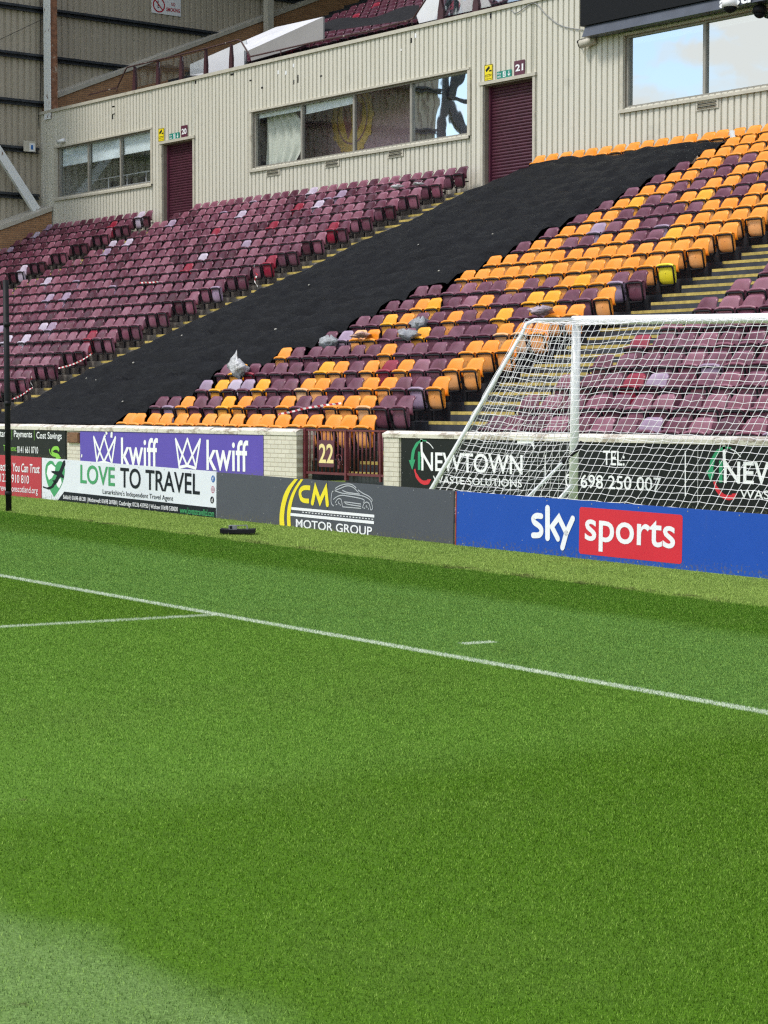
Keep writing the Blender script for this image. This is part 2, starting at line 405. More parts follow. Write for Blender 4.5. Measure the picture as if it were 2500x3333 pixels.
def poly(b, pts, depth=.003, mi=0):
    b.add([(u, -depth, v) for u, v in pts], [tuple(range(len(pts)))], mi)
def ccw(pts):
    a = sum(p[0] * q[1] - q[0] * p[1] for p, q in zip(pts, pts[1:] + pts[:1])); return pts if a > 0 else pts[::-1]
def stroke(b, pts, wid, depth=.004, mi=0, caps=True, closed=False):
    """A flat ribbon along points with mitred joints and round ends."""
    P = [np.array(p, float) for p in pts]; n = len(P)
    Lf, Rt = [], []
    for i in range(n):
        a = P[(i - 1) % n] if (closed or i) else P[0]; c = P[(i + 1) % n] if (closed or i < n - 1) else P[-1]
        d1 = P[i] - a; d2 = c - P[i]
        l1, l2 = np.linalg.norm(d1), np.linalg.norm(d2)
        d1 = d1 / l1 if l1 > 1e-9 else d2 / l2; d2 = d2 / l2 if l2 > 1e-9 else d1
        t = d1 + d2; lt = np.linalg.norm(t); t = t / lt if lt > 1e-6 else d1
        nn = np.array((-t[1], t[0])); n1 = np.array((-d1[1], d1[0])); k = 1 / max(.45, nn @ n1)
        ww = wid[i] if hasattr(wid, '__len__') else wid
        Lf.append(P[i] + nn * ww / 2 * k); Rt.append(P[i] - nn * ww / 2 * k)
    vs = [(p[0], -depth, p[1]) for p in Lf + Rt]
    fs = [(i, n + i, n + (i + 1) % n, (i + 1) % n) for i in range(n if closed else n - 1)]
    b.add(vs, fs, mi)
    if caps and not closed:
        for e, o_ in ((0, 1), (-1, -2)):
            ww = wid[e] if hasattr(wid, '__len__') else wid
            if ww < .012: continue
            ring = [(P[e][0] + ww / 2 * math.cos(a), P[e][1] + ww / 2 * math.sin(a)) for a in np.linspace(0, 2 * math.pi, 13)[:-1]]
            poly(b, ring, depth + .0004, mi)
def smooth(pts, k=4):
    """Catmull-Rom through the points."""
    P = [np.array(p, float) for p in pts]; out = []
    for i in range(len(P) - 1):
        a = P[max(i - 1, 0)]; b_ = P[i]; c = P[i + 1]; d = P[min(i + 2, len(P) - 1)]
        for t in np.linspace(0, 1, k, endpoint=False):
            out.append(.5 * ((2 * b_) + (c - a) * t + (2 * a - 5 * b_ + 4 * c - d) * t * t + (3 * b_ - a - 3 * c + d) * t ** 3))
    out.append(P[-1]); return [tuple(p) for p in out]
def art(name, col, rough=.45): return plain(name, col, rough, .03, 4)
A_green = art('logo_green', (.02, .30, .13)); A_red = art('logo_red', (.62, .016, .034)); A_lime = art('lime_green', (.22, .55, .05))
A_love = art('leaf_green', (.05, .33, .12)); A_yellow = art('logo_yellow', (.85, .72, .02)); A_silver = art('line_silver', (.45, .47, .50))
A_cream = art('cream_digits', (.80, .66, .30)); A_blueic = art('icon_blue', (.03, .14, .42)); A_pinkic = art('icon_pink', (.42, .16, .24))
A_exit = art('exit_green', (.01, .22, .16)); A_sign = art('warning_yellow', (.82, .66, .01)); A_signred = art('prohibition_red', (.42, .012, .03))

# ------------------------------------------------------------------ advertising boards on the grass
XE = (1, 0, GX)
def board(p_left, p_right, top, name, label, m, edge=None):
    P0 = ground_at(*p_left); P1 = ground_at(*p_right)
    P0[2] += .0; ex = P1 - P0
    pl = Plane(P0, ex); Wd = float(np.linalg.norm(ex)); Hh = pl.loc(*top)[1]
    root = empty(name, label=label, cat='advertising board', group='advertising boards along the pitch'); root.matrix_world = pl.matrix()
    b = MB(); b.box((0.004, 0, -.03), (Wd - .004, .018, Hh))
    b.build('panel', m, root)
    fr = MB()
    for u in np.linspace(.25, Wd - .25, max(3, int(Wd / 1.2))):       # timber props at the back
        fr.bar((u, .03, -.02), (u, .03, Hh - .03), .045, .022, (0, 1, 0)); fr.bar((u, .05, Hh * .8), (u, .42, 0), .04, .04)
    fr.build('prop', M_jamb, root)
    sc = MB()
    for u in np.arange(.12, Wd, .62):
        for q in (.03, Hh - .025): sc.box((u - .006, -.0015, q - .006), (u + .006, .001, q + .006))
    sc.build('screw_heads', M_metalgrey, root)
    return root, pl, Wd, Hh
def board_paint(name, col, rough=.4):
    m, t, b = nodes_of(name)
    n = noise(t, 3, 5, .6); c = mixc(t, math_(t, 'MULTIPLY', ramp(t, n, .45, .8), .25), col, tuple(min(1, q * 1.25 + .01) for q in col))
    n2 = noise(t, 2.2, 7, .7, stretch=(3, 3, .4)); c = mixc(t, math_(t, 'MULTIPLY', ramp(t, n2, .64, .72), .3), c, tuple(q * .7 + .03 for q in col))
    n3 = noise(t, 38, 2, .5); c = mixc(t, math_(t, 'MULTIPLY', ramp(t, n3, .735, .75), .7), c, (.5, .5, .48))
    L(t, c, b.inputs['Base Color']); so_ = N(t, 'TexCoord'); sz = N(t, 'SeparateXYZ'); L(t, so_.outputs['Object'], sz.inputs[0]); mud = noise(t, 30, 5, .7)
    near = math_(t, 'SUBTRACT', 1.0, ramp(t, sz.outputs[2], .02, .20)); c2 = mixc(t, math_(t, 'MULTIPLY', ramp(t, math_(t, 'ADD', mud, math_(t, 'MULTIPLY', near, .16)), .66, .74), .55), c, (.13, .12, .06)); L(t, c2, b.inputs['Base Color'])
    b.inputs['Roughness'].default_value = rough; b.inputs['Specular IOR Level'].default_value = .3; bump(t, b, noise(t, 1.1, 2, .5, stretch=(1, 1, .35)), .5, .02); return m
B_red = board_paint('red_board', (.47, .045, .06)); B_white = board_paint('white_board', (.72, .76, .80)); B_grey = board_paint('charcoal_board', (.075, .082, .098))
B_blue = board_paint('blue_board', (.012, .075, .40)); B_purple = board_paint('purple_board', (.10, .065, .40)); B_black = board_paint('black_board', (.004, .006, .006), .55)

Z = zoomed(0, 1300, 3.318)
o, pl, Wd, Hh = board((-330, 1583), (134.5, 1624.2), (0, 1481), 'advertising_board', 'red advertising board reading You Can Trust, farthest along the touchline', B_red)
q = lambda x, y: pl.loc(*Z(x, y))
text(o, 'Protection You Can Trust', q(-75, 763), q(430, 703), M_text_w, .012, .12)
text(o, '01236 910 810', q(-30, 884), q(315, 822), M_text_w, .0, 0)
text(o, 'preventionscotland.org', q(-25, 1003), q(410, 950), M_text_w, .0, 0)

o, pl, Wd, Hh = board((136, 1624.5), (704, 1688), (136, 1490), 'advertising_board', 'white travel agent board with green heart and black aeroplane', B_white)
Z2 = zoomed(0, 1300, 1.843); q2 = lambda x, y: pl.loc(*Z2(x, y)); q = lambda x, y: pl.loc(*Z(x, y))
b = MB(); strip = [q2(345, 606), q2(386, 553), q2(1297, 651), q2(1294, 713)]
strip[0] = (strip[0][0], .004); strip[3] = (Wd - .006, .004); strip[2] = (Wd - .006, strip[2][1]); poly(b, ccw(strip), .0015); b.build('black_strip', M_text_k, o)
text(o, 'LOVE', q2(483, 502), q2(690, 406), A_love, .015)
text(o, 'TO TRAVEL', q2(722, 527), q2(1200, 446), M_text_k, .012)
text(o, "Lanarkshire's Independent Travel Agent", q2(617, 574), q2(1040, 578), M_text_k)
text(o, 'Bellshill: 01698 681281 | Motherwell: 01698 269580 | Coatbridge: 01236 437950 | Wishaw: 01698 530000', q2(381, 604), q2(1068, 645), M_text_w, .008)
text(o, 'www.lovetotravelltd.com', q2(1080, 682), q2(1286, 665), A_love, .012)
b = MB()
heart = smooth([(585, 1055), (545, 985), (510, 900), (490, 800), (497, 710), (535, 664), (575, 672), (598, 712), (625, 675), (662, 668), (692, 705), (700, 790), (680, 890), (640, 975), (585, 1055)], 3)
poly(b, ccw([q(*p) for p in heart[:-1]]), .0015); b.build('heart', A_love, o)
b = MB(); poly(b, ccw([q(*p) for p in [(520, 720), (555, 695), (600, 735), (590, 800), (560, 850), (530, 870), (505, 800)]]), .0022)
poly(b, ccw([q(*p) for p in [(610, 880), (660, 850), (668, 905), (640, 960), (615, 930)]]), .0022); b.build('land_masses', M_text_w, o)
b = MB(); stroke(b, [q(*p) for p in smooth([(700, 668), (675, 740), (640, 815), (605, 890), (585, 905)])], [.03] + [.075] * 11 + [.05] * 4 + [.02], .003)
poly(b, ccw([q(*p) for p in [(655, 775), (555, 772), (560, 790), (635, 830), (690, 855), (692, 825)]]), .0032)
poly(b, ccw([q(*p) for p in [(600, 880), (568, 868), (572, 885), (600, 905), (612, 903)]]), .0034)
stroke(b, [q(*p) for p in smooth([(600, 880), (570, 935), (525, 960), (468, 945)])], [.05] * 5 + [.035] * 4 + [.02] * 4, .003); b.build('aeroplane', M_text_k, o)
for (cx, cy, m_, tx) in ((1279, 477, A_blueic, 'f'), (1277, 541, A_pinkic, 'o'), (1273, 603, M_text_k, 'd')):
    u, v = q2(cx, cy); b = MB(); poly(b, [(u + .042 * math.cos(a), v + .042 * math.sin(a)) for a in np.linspace(0, 2 * math.pi, 25)[:-1]], .0015)
    ic = b.build('icon', m_, o)
    if tx == 'o':
        b = MB(); stroke(b, [(u - .022, v - .022), (u + .022, v - .022), (u + .022, v + .022), (u - .022, v + .022)], .006, .0028, closed=True)
        stroke(b, [(u + .01 * math.cos(a), v + .01 * math.sin(a)) for a in np.linspace(0, 2 * math.pi, 13)[:-1]], .005, .0028, closed=True); b.build('icon_mark', M_text_w, ic)
    else: text(ic, tx, (u - .013, v - .026), (u + .013, v + .026), M_text_w, .01, 0, .0028, 'icon_mark')

o, pl, Wd, Hh = board((705, 1688.2), (1476, 1774), (1476, 1598), 'advertising_board', 'charcoal motor group board with yellow arcs and car outline', B_grey)
Z4 = zoomed(900, 1550, 4.74); q = lambda x, y: pl.loc(*Z4(x, y))
b = MB()
for l_, r_ in (([(283, 42), (180, 165), (112, 300), (67, 480), (50, 640), (54, 775)], [(128, 776), (120, 640), (135, 480), (180, 310), (245, 170), (335, 44)]),
               ([(375, 48), (290, 172), (227, 300), (182, 450), (165, 600), (170, 788)], [(226, 790), (218, 640), (230, 480), (265, 330), (320, 200), (415, 48)])):
    a_ = smooth([q(*p) for p in l_]); c_ = smooth([q(*p) for p in r_])[::-1]
    vs = [(u, -.003, v) for u, v in a_ + c_]; n_ = len(a_); b.add(vs, [(i, i + 1, n_ + i + 1, n_ + i) for i in range(n_ - 1)])
stroke(b, [q(*p) for p in smooth([(523, 180), (430, 178), (378, 215), (366, 275), (390, 350), (435, 377), (505, 383)])], .052, .003, caps=False)
stroke(b, [q(*p) for p in [(558, 412), (604, 182), (674, 395), (764, 190), (788, 436)]], .058, .0033)
b.build('yellow_emblem', A_yellow, o)
b = MB()
stroke(b, [q(232, 496), q(1512, 616)], .030, .003, caps=False); stroke(b, [q(216, 588), q(1507, 716)], .032, .003, caps=False)
for i in range(23):
    x = 402 + i * 48.5; stroke(b, [q(x, 554 + i * 4.9), q(x + 26, 556.6 + i * 4.9)], .009, .003, caps=False)
b.build('road_lines', M_text_w, o)
text(o, 'MOTOR GROUP', q(303, 790), q(1480, 782), M_text_w, .012)
b = MB()
for pts in ([(910, 190), (985, 145), (1090, 120), (1170, 130), (1235, 180)], [(900, 222), (1000, 182), (1080, 150), (1150, 155), (1210, 190), (1270, 252)], [(1020, 215), (1080, 245), (1180, 262), (1290, 275)],
            [(1262, 212), (1340, 265), (1430, 310), (1480, 365), (1465, 402)], [(900, 222), (1000, 257), (1100, 272), (1300, 297), (1390, 327), (1450, 372), (1480, 450), (1488, 490), (1468, 520), (1450, 505)],
            [(1330, 490), (1350, 430), (1390, 400), (1430, 420), (1455, 502)], [(882, 230), (860, 250), (846, 360), (856, 430), (890, 460)], [(880, 360), (930, 320), (1000, 295), (1100, 305), (1340, 355), (1345, 412)],
            [(910, 410), (940, 360), (975, 345), (1005, 370), (1022, 470)], [(1022, 472), (1310, 497)], [(1310, 430), (1070, 398), (1062, 408), (1100, 432), (1310, 465)],
            [(920, 432), (940, 440)], [(965, 390), (960, 412), (980, 430)], [(995, 435), (985, 455)], [(1345, 488), (1370, 497)], [(1392, 445), (1388, 470), (1408, 482)], [(1425, 490), (1420, 515)]):
    stroke(b, [q(*p) for p in smooth(pts, 4)], .011, .003, caps=False)
b.build('car_outline', A_silver, o)
b = MB(); u, v = q(790, 75); b.box((u - .004, -.002, 0), (u + .004, .001, Hh - .004)); b.build('seam', M_steel, o)

o, pl, Wd, Hh = board((1482, 1776), (2700, 1905), (1480, 1598), 'advertising_board', 'blue sports channel board with red box, nearest along the touchline', B_blue)
Z5 = zoomed(1680, 1620, 2.86); q = lambda x, y: pl.loc(*Z5(x, y))
b = MB()
stroke(b, [q(*p) for p in smooth([(236, 172), (192, 168), (162, 192), (172, 228), (200, 250), (228, 276), (238, 312), (218, 346), (160, 350)], 5)], .056, .003)
stroke(b, [q(295, 98), q(295, 372)], .066, .0033)
stroke(b, [q(*p) for p in [(392, 382), (335, 270), (400, 182), (470, 330)]], .056, .0037); stroke(b, [q(*p) for p in [(530, 195), (470, 330), (434, 462)]], .060, .0041)
b.build('lettering', M_text_w, o)
b = MB(); b.box((-.004, -.003, .004), (.014, .016, Hh - .004)); b.build('board_edge', plain('red_board_edge', (.30, .035, .03), .5, .3), o)
c4 = [q(592, 85), q(1552, 157), q(1537, 617), q(588, 520)]
u0, u1 = c4[0][0], c4[1][0]; v1, v0 = c4[0][1], c4[3][1]; r_ = .03; b = MB()
ring = []
for (cx, cy, a0) in ((u1 - r_, v0 + r_, -90), (u1 - r_, v1 - r_, 0), (u0 + r_, v1 - r_, 90), (u0 + r_, v0 + r_, 180)):
    ring += [(cx + r_ * math.cos(R(a0 + k * 18)), cy + r_ * math.sin(R(a0 + k * 18))) for k in range(6)]
poly(b, ring, .0015); b.build('red_box', A_red, o)
lb = (q(642, 400)[0], q(798, 502)[1]); rt = (q(1483, 400)[0], q(1266, 208)[1])
text(o, 'sports', lb, rt, M_text_w, .012, 0, .004)

# ------------------------------------------------------------------ white brick perimeter wall, its signs and gate 22
YW = 20.2; ZW = 1.164
def wall(x0, x1, label):
    root = empty('perimeter_wall', label=label, cat='wall', group='white perimeter walls either side of gate 22')
    b = MB(); zb = min(gz(x0, YW), gz(x1, YW)) - .1
    b.box((x0, YW, zb), (x1, YW + .30, ZW - .11)); b.build('brickwork', M_wbrick, root)
    cp = MB(); n = max(2, int((x1 - x0) / .9)); xs = np.linspace(x0 - .02, x1 + .02, n + 1)
    for i in range(n):
        dz = random.uniform(-.006, .006); a, c = xs[i] + .004, xs[i + 1] - .004
        prof = [(YW - .045, ZW - .108), (YW - .05, ZW - .045 + dz), (YW + .05, ZW + dz), (YW + .25, ZW + dz), (YW + .34, ZW - .045), (YW + .34, ZW - .108)]
        k = len(prof); vs = [(a, y, z) for y, z in prof] + [(c, y, z) for y, z in prof]
        cp.add(vs, [tuple(range(k))[::-1], tuple(range(k, 2 * k))] + [(i_, (i_ + 1) % k, k + (i_ + 1) % k, k + i_) for i_ in range(k)])
    cp.build('coping', M_coping, root); return root
XG0 = at(970, 1400, YW)[0]; XG1 = at(1254, 1400, YW)[0]
wl = wall(-52, XG0, 'long white painted brick wall left of gate 22 carrying the purple sign')
wr = wall(XG1, -6, 'white painted brick wall behind the goal carrying the waste company sign')
xp = at(862, 1450, YW)[0]
b = MB(); b.box((xp, YW - .03, gz(xp, YW) - .1), (XG0 - .0, YW - .001, ZW - .112)); b.build('pier', M_wbrick, wl)
xp2 = at(1303, 1500, YW)[0]; b = MB(); b.box((XG1, YW - .03, gz(XG1, YW) - .1), (xp2, YW - .001, ZW - .112)); b.build('pier', M_wbrick, wr)
ZB = zoomed(0, 1300, 1.843)
A0 = at(*ZB(408, 197), YW - .02); A1 = at(*ZB(476, 262), YW - .02)
M_wood = plain('brown_wood', (.18, .085, .04), .6, .3, 6, stretch=(1, 1, 9))
b = MB(); b.box((A0[0], YW - .04, A1[2]), (A1[0], YW - .001, A0[2])); b.box((A0[0] + .02, YW - .05, A1[2] + .02), (A1[0] - .02, YW - .041, A0[2] - .02)); b.build('wooden_plaque', M_wood, wl)

def hoarding(xl, xr, zt, zb, label, m):
    root = empty('hoarding', (xl, YW - .03, zb), label, 'advertising sign', 'advertising signs fixed to the white wall')
    b = MB(); b.box((0, 0, 0), (xr - xl, .027, zt - zb)); b.build('panel', m, root)
    return root, Plane((xl, YW - .03, zb), (1, 0, 0)), xr - xl, zt - zb
TL = at(260.4, 1396.6, YW - .03); BR = at(858.9, 1548.5, YW - .03)
o, pl, Wd, Hh = hoarding(TL[0], BR[0], (TL[2] + at(858.9, 1407.4, YW - .03)[2]) / 2, BR[2], 'purple hoarding with two white crown emblems on the wall', B_purple)
q = lambda x, y: pl.loc(*Z2(x, y))
Z3 = zoomed(400, 1350, 3.016); q3 = lambda x, y: pl.loc(*Z3(x, y))
t2 = (q(1240, 425), q(1490, 246)); t1x = (q(725, 0)[0], q(947, 0)[0]); dv = t2[1][1] - t2[0][1]
text(o, 'kwiff', (t1x[0], t2[0][1]), (t1x[1], t2[1][1]), M_text_w, .012); text(o, 'kwiff', t2[0], t2[1], M_text_w, .012)
shift = q(565, 0)[0] - q(1057, 0)[0]
for du in (0, shift):
    b = MB(); P3 = lambda x, y: (q3(x, y)[0] + du, q3(x, y)[1])
    TLc, TRc, TM, BM, BL, BRc = P3(520, 240), P3(760, 244), P3(636, 238), P3(632, 500), P3(556, 515), P3(716, 525)
    for a_ in ([TLc, BL], [TRc, BRc], [TLc, BM], [TRc, BM], [TM, P3(556, 480)], [TM, P3(712, 490)], [BL, BM], [BM, BRc]): stroke(b, a_, .052, .003 + .0003 * len(b.v) / 30)
    b.build('crown_emblem', M_text_w, o)
b = MB()
for (x, y, s_) in ((640, 195, .05), (671, 212, .055), (632, 218, .03), (492, 338, .03)):
    u, v = q(x, y); a_ = random.uniform(-.4, .4); poly(b, [(u + s_ * (c * math.cos(a_) - d * math.sin(a_)), v + s_ * (c * math.sin(a_) + d * math.cos(a_))) for c, d in ((-.7, -1), (.7, -1), (.6, 1), (-.7, .9))], .006)
b.build('paper_scraps', M_text_w, o)

xr = at(213, 1420, YW - .03)[0]; zt = at(213, 1393, YW - .03)[2]
o, pl, Wd, Hh = hoarding(xr - 7, xr, zt, zt - .62, 'black hoarding reading Payments and Cost Savings behind the black pole', B_black)
q = lambda x, y: pl.loc(*Z2(x, y))
text(o, 'Cost Savings', q(220, 247), q(371, 198), M_text_w, .006); text(o, 'Payments', q(85, 238), q(193, 189), M_text_w, .006); text(o, 'itar', q(-4, 224), q(33, 186), M_text_w, .006)
text(o, '0141 661 0710', q(105, 320), q(229, 284), M_text_w, .004); text(o, 'Telephone:', q(22, 319), q(99, 276), A_lime, .0)
b = MB(); stroke(b, [q(72, 182), q(72, 240)], .012, .003, caps=False); stroke(b, [q(206, 184), q(206, 245)], .012, .003, caps=False)
stroke(b, [q(*p) for p in smooth([(352, 302), (345, 292), (325, 293), (313, 310), (322, 328), (345, 335), (355, 348), (340, 358)])], .07, .0035)
stroke(b, [q(*p) for p in smooth([(297, 300), (303, 322), (320, 338), (365, 350)])], .025, .004); b.build('green_emblem', A_lime, o)

TL = at(1305.3, 1419.2, YW - .03); zb = at(1305.3, 1583.8, YW - .03)[2] - .12
o, pl, Wd, Hh = hoarding(TL[0], -12, TL[2] - .0, zb, 'black waste company hoarding with green and red arrows behind the goal', B_black)
ZN = zoomed(1280, 1380, 3.95); q = lambda x, y: pl.loc(*ZN(x, y)); qs = lambda p: pl.loc(*p)
sh = qs((2356.8, 1578.4))[0] - qs((1372.4, 1531.9))[0]
nl, nr = qs((1372.4, 1531.9)), qs((1701.9, 1480.3)); wl_, wr_ = qs((1410.4, 1572.4)), qs((1699.5, 1561))
def arrows(b, pts, du, wds, dep=.003): stroke(b, [(u + du, v) for u, v in smooth([q(*p) for p in pts])], wds, dep, caps=False)
for du in (0, sh):
    text(o, 'NEWTOWN', (nl[0] + du, nl[1]), (nr[0] + du, nr[1]), M_text_w, .012); text(o, 'WASTE SOLUTIONS', (wl_[0] + du, wl_[1]), (wr_[0] + du, wr_[1]), M_text_w, .004)
    b = MB(); arrows(b, [(430, 218), (370, 215), (310, 255), (262, 350), (245, 470)], du, [.02] * 4 + [.04] * 4 + [.06] * 4 + [.075] * 5)
    poly(b, ccw([(u + du, v) for u, v in (q(203, 466), q(287, 457), q(247, 592))]), .0034)
    poly(b, ccw([(u + du, v) for u, v in (q(320, 355), q(352, 357), q(352, 590), q(320, 592))]), .0036); b.build('green_arrow', A_green, o)
    b = MB(); arrows(b, [(277, 580), (300, 660), (350, 730), (400, 755), (450, 748)], du, [.04] * 4 + [.06] * 8 + [.065] * 5)
    poly(b, ccw([(u + du, v) for u, v in (q(438, 712), q(490, 710), q(458, 778))]), .0034); b.build('red_arrow', A_red, o)
    b = MB(); arrows(b, [(425, 228), (470, 255), (518, 315)], du, .014); arrows(b, [(365, 190), (366, 300), (372, 420)], du, .05); b.build('white_arrow', M_text_w, o)
ZT = zoomed(1400, 1000, 1.508); q = lambda x, y: pl.loc(*ZT(x, y))
text(o, 'TEL:', q(850, 775), q(956, 706), M_text_w, .008)
v0 = q(730, 886)[1]; v1 = q(1140, 836)[1]
text(o, '01698 250 007', (q(668, 0)[0], v0), (q(1140, 0)[0], v1), M_text_w, .006)
b = MB(); ZU = zoomed(2100, 1400, 4.1475)
for (xa, ya), (xb, yb), w_ in ((ZU(545, 280), ZU(545, 890), .02), (ZU(715, 190), ZU(712, 1000), .006), ((1775, 1480), (1776, 1575), .018)):
    stroke(b, [qs((xa, ya)), qs((xb, yb))], w_, .003, caps=False)
for k in range(60):                                            # flaked paint along the top of the sign
    u = random.uniform(.1, Wd - .2); s_ = random.uniform(.015, .09); h_ = random.uniform(.008, .035)
    poly(b, [(u - s_, Hh - h_ * .4), (u - s_ * .3, Hh - h_), (u + s_ * .5, Hh - h_ * .8), (u + s_, Hh - h_ * .2), (u + s_, Hh), (u - s_, Hh)], .002 + .0001 * k / 10)
u, v = q(468, 662); poly(b, ccw([(u - .18, Hh - .01), (u + .2, Hh - .01), (u + .2, Hh - .16), (u + .14, Hh - .07), (u - .18, Hh - .07)]), .0042)
b.build('flaked_paint', M_text_w, o)

# gate 22
YG = YW + .12; ZG = zoomed(940, 1380, 4.608)
g = empty('metal_gate', (XG0, YG, 0), 'maroon barred metal gate numbered 22 between white brick piers', 'gate')
def gl(x, y): p = at(*ZG(x, y), YG); return p[0] - XG0, p[2]
ztop = gl(900, 85)[1]; zlow = gz(-29, YG) + .06
b = MB()
for xc, wd in ((168, .10), (252, .07), (868, .05)):
    x = gl(xc, 400)[0]; b.box((x - wd / 2, -.03, zlow), (x + wd / 2, .03, ztop + (.015 if wd > .06 else -.012)))
x0_, x1_ = gl(235, 85)[0], gl(1480, 85)[0]
b.box((x0_, -.018, ztop - .03), (x1_, .018, ztop)); b.box((x0_, -.018, zlow + .08), (x1_, .018, zlow + .12)); b.box((gl(1380, 0)[0] - .02, -.02, zlow), (gl(1380, 0)[0] + .02, .02, ztop - .031))
b.build('gate_frame', M_maroon, g)
b = MB()
for k in range(19):
    x = gl(318 + k * 60.5, 400)[0]
    if abs(x - gl(868, 400)[0]) < .04 or abs(x - gl(1380, 400)[0]) < .035: continue
    b.tube([(x, 0, zlow + .12), (x, 0, ztop - .03)], .0125, 6)
b.build('bars', M_maroon, g)
b = MB(); a0 = gl(482, 640); a1 = gl(712, 246)
ch = .02; b.prism([(a0[0] + ch, a0[1]), (a1[0] - ch, a0[1]), (a1[0], a0[1] + ch), (a1[0], a1[1] - ch), (a1[0] - ch, a1[1]), (a0[0] + ch, a1[1]), (a0[0], a1[1] - ch), (a0[0], a0[1] + ch)], -.045, -.035)
pn = b.build('number_plate', M_plate, g)
d0 = gl(490, 582); d1 = gl(706, 300); b = MB(); text(None, '22', d0, d1, A_cream, .02, 0, .048, mbx=b); b.build('number', A_cream, pn)
b = MB(); hx = gl(120, 180)[0]
for yy in (185, 668): zz = gl(120, yy)[1]; b.box((hx - .08, -.04, zz - .03), (hx + .10, -.02, zz + .03))
b.build('hinge', M_black, g)
b = MB(); c0 = gl(780, 520)
b.tube([(c0[0] + .05 * math.cos(a) + .02 * math.cos(3 * a), -.03 + .02 * math.sin(2 * a), c0[1] - .02 + .09 * math.sin(a)) for a in np.linspace(0, 2 * math.pi, 25)[:-1]], .007, 6, closed=True)
b.tube([(c0[0] - .07, -.03, c0[1] + .06), (c0[0] + .02, -.04, c0[1] - .05), (c0[0] + .06, -.03, c0[1] - .13)], .007, 6); b.box((c0[0] - .02, -.05, c0[1] - .16), (c0[0] + .03, -.03, c0[1] - .10)); b.build('chain', M_maroon, g)

# ------------------------------------------------------------------ grandstand
XA, XB, XT = -29.2615, -46.0015, -42.8335           # right edge of centre block, of left block, first top-row seat
XCR, XDL, XE_L = -62.52, -59.99, -26.46              # far-left block's right edge, left block's left edge, block behind the goal
Y1, T, RISE, BT1 = 21.102, .75106, .32191, 1.3958   # first row back-top, tread, riser
SH = .755                                           # seat back top above its floor
NR = 21
YF = Y1 + 20 * T + .40                              # face of the clad wall
XW, XEND = -71.2, -6.0
def fl(n): return BT1 - SH + (n - 1) * RISE
def ry(n): return Y1 + (n - 1) * T
gs = empty('grandstand', (0, 0, 0), 'two tier football stand with beige clad executive boxes and brick end wall', 'grandstand')

def terrace(x0, x1, m, n0=1):
    prof = [(ry(1) - .62, .0), (ry(1) - .62, fl(1))] if n0 == 1 else [(ry(1) + .27, .0)]
    for n in range(1, NR):
        yy = ry(n) + .27; prof += ([(yy, fl(n))] if n >= n0 else []) + [(yy, fl(n + 1))]
    prof += [(YF + .3, fl(NR)), (YF + .3, .0)]
    b = MB(); k = len(prof)
    vs = [(x0, y, z) for y, z in prof] + [(x1, y, z) for y, z in prof]
    fs = [(i, i + 1, k + i + 1, k + i) for i in range(k - 1)] + [tuple(range(k)), tuple(range(2 * k - 1, k - 1, -1))]
    b.add(vs, fs); return b.build('terrace', m, gs)
XSPLIT = -44.6
terrace(XW + .9, XSPLIT, M_conc); terrace(XSPLIT, XG0 + .02, M_dark); terrace(XG0 + .02, XE_L, M_dark, 2); terrace(XE_L, XEND, M_dark)

def stairs(x0, x1, n0, n1, m):
    b = MB(); e = MB()
    for n in range(n0, n1):
        yy = ry(n) + .27
        b.box((x0 + .12, yy - .375, fl(n) + .001), (x1, yy - .001, fl(n) + RISE / 2))
        e.box((x0 + .13, yy - .378, fl(n) + RISE / 2 - .048), (x1 - .02, yy - .29, fl(n) + RISE / 2 + .004))
        e.box((x0 + .02, yy - .004, fl(n + 1) - .048), (x1 - .02, yy + .085, fl(n + 1) + .004))
    s_ = b.build('stairs', m, gs); e.build('step_edging', M_yellow, s_)
stairs(XCR - .02, XDL - .12, 3, NR, M_dark); stairs(XB - .02, XT - .62, 1, NR, M_dark); stairs(XA + .01, XE_L - .05, 1, NR, M_dark)
b = MB(); e = MB()                                   # steps from the gate up to the first row
for k in (2, 3):
    yb = ry(1) + .27 - .375 - .28 * (k - 1); z = fl(2) - RISE / 2 * k
    b.box((XA + .02, yb, -.1), (XE_L - .01, ry(1) + .27 - .375 - .28 * (k - 2) - .001, z)); e.box((XA + .04, yb - .003, z - .045), (XE_L - .03, yb + .06, z + .004))
s_ = b.build('stairs', M_dark, gs); e.build('step_edging', M_yellow, s_)
b = MB()                                             # worn pale patches on the right-hand steps
for n, u, wd in ((7, .9, .55), (7, .3, .2), (8, 1.6, .5), (6, .8, .3), (3, .5, .15), (5, 1.1, .25)):
    zz = fl(n) + RISE / 2 + .003; yy = ry(n) + .27
    for k in range(7):
        x = XA + .3 + u + random.uniform(-wd, wd); y = yy - random.uniform(.05, .30); r_ = random.uniform(.02, .07)
        b.add([(x + r_ * 1.6 * math.cos(a) * random.uniform(.6, 1.2), y + r_ * .5 * math.sin(a), zz) for a in np.linspace(0, 2 * math.pi, 9)[:-1]], [tuple(range(8))])
b.build('worn_patches', plain('bird_lime', (.38, .38, .36), .9, .3, 20), gs)

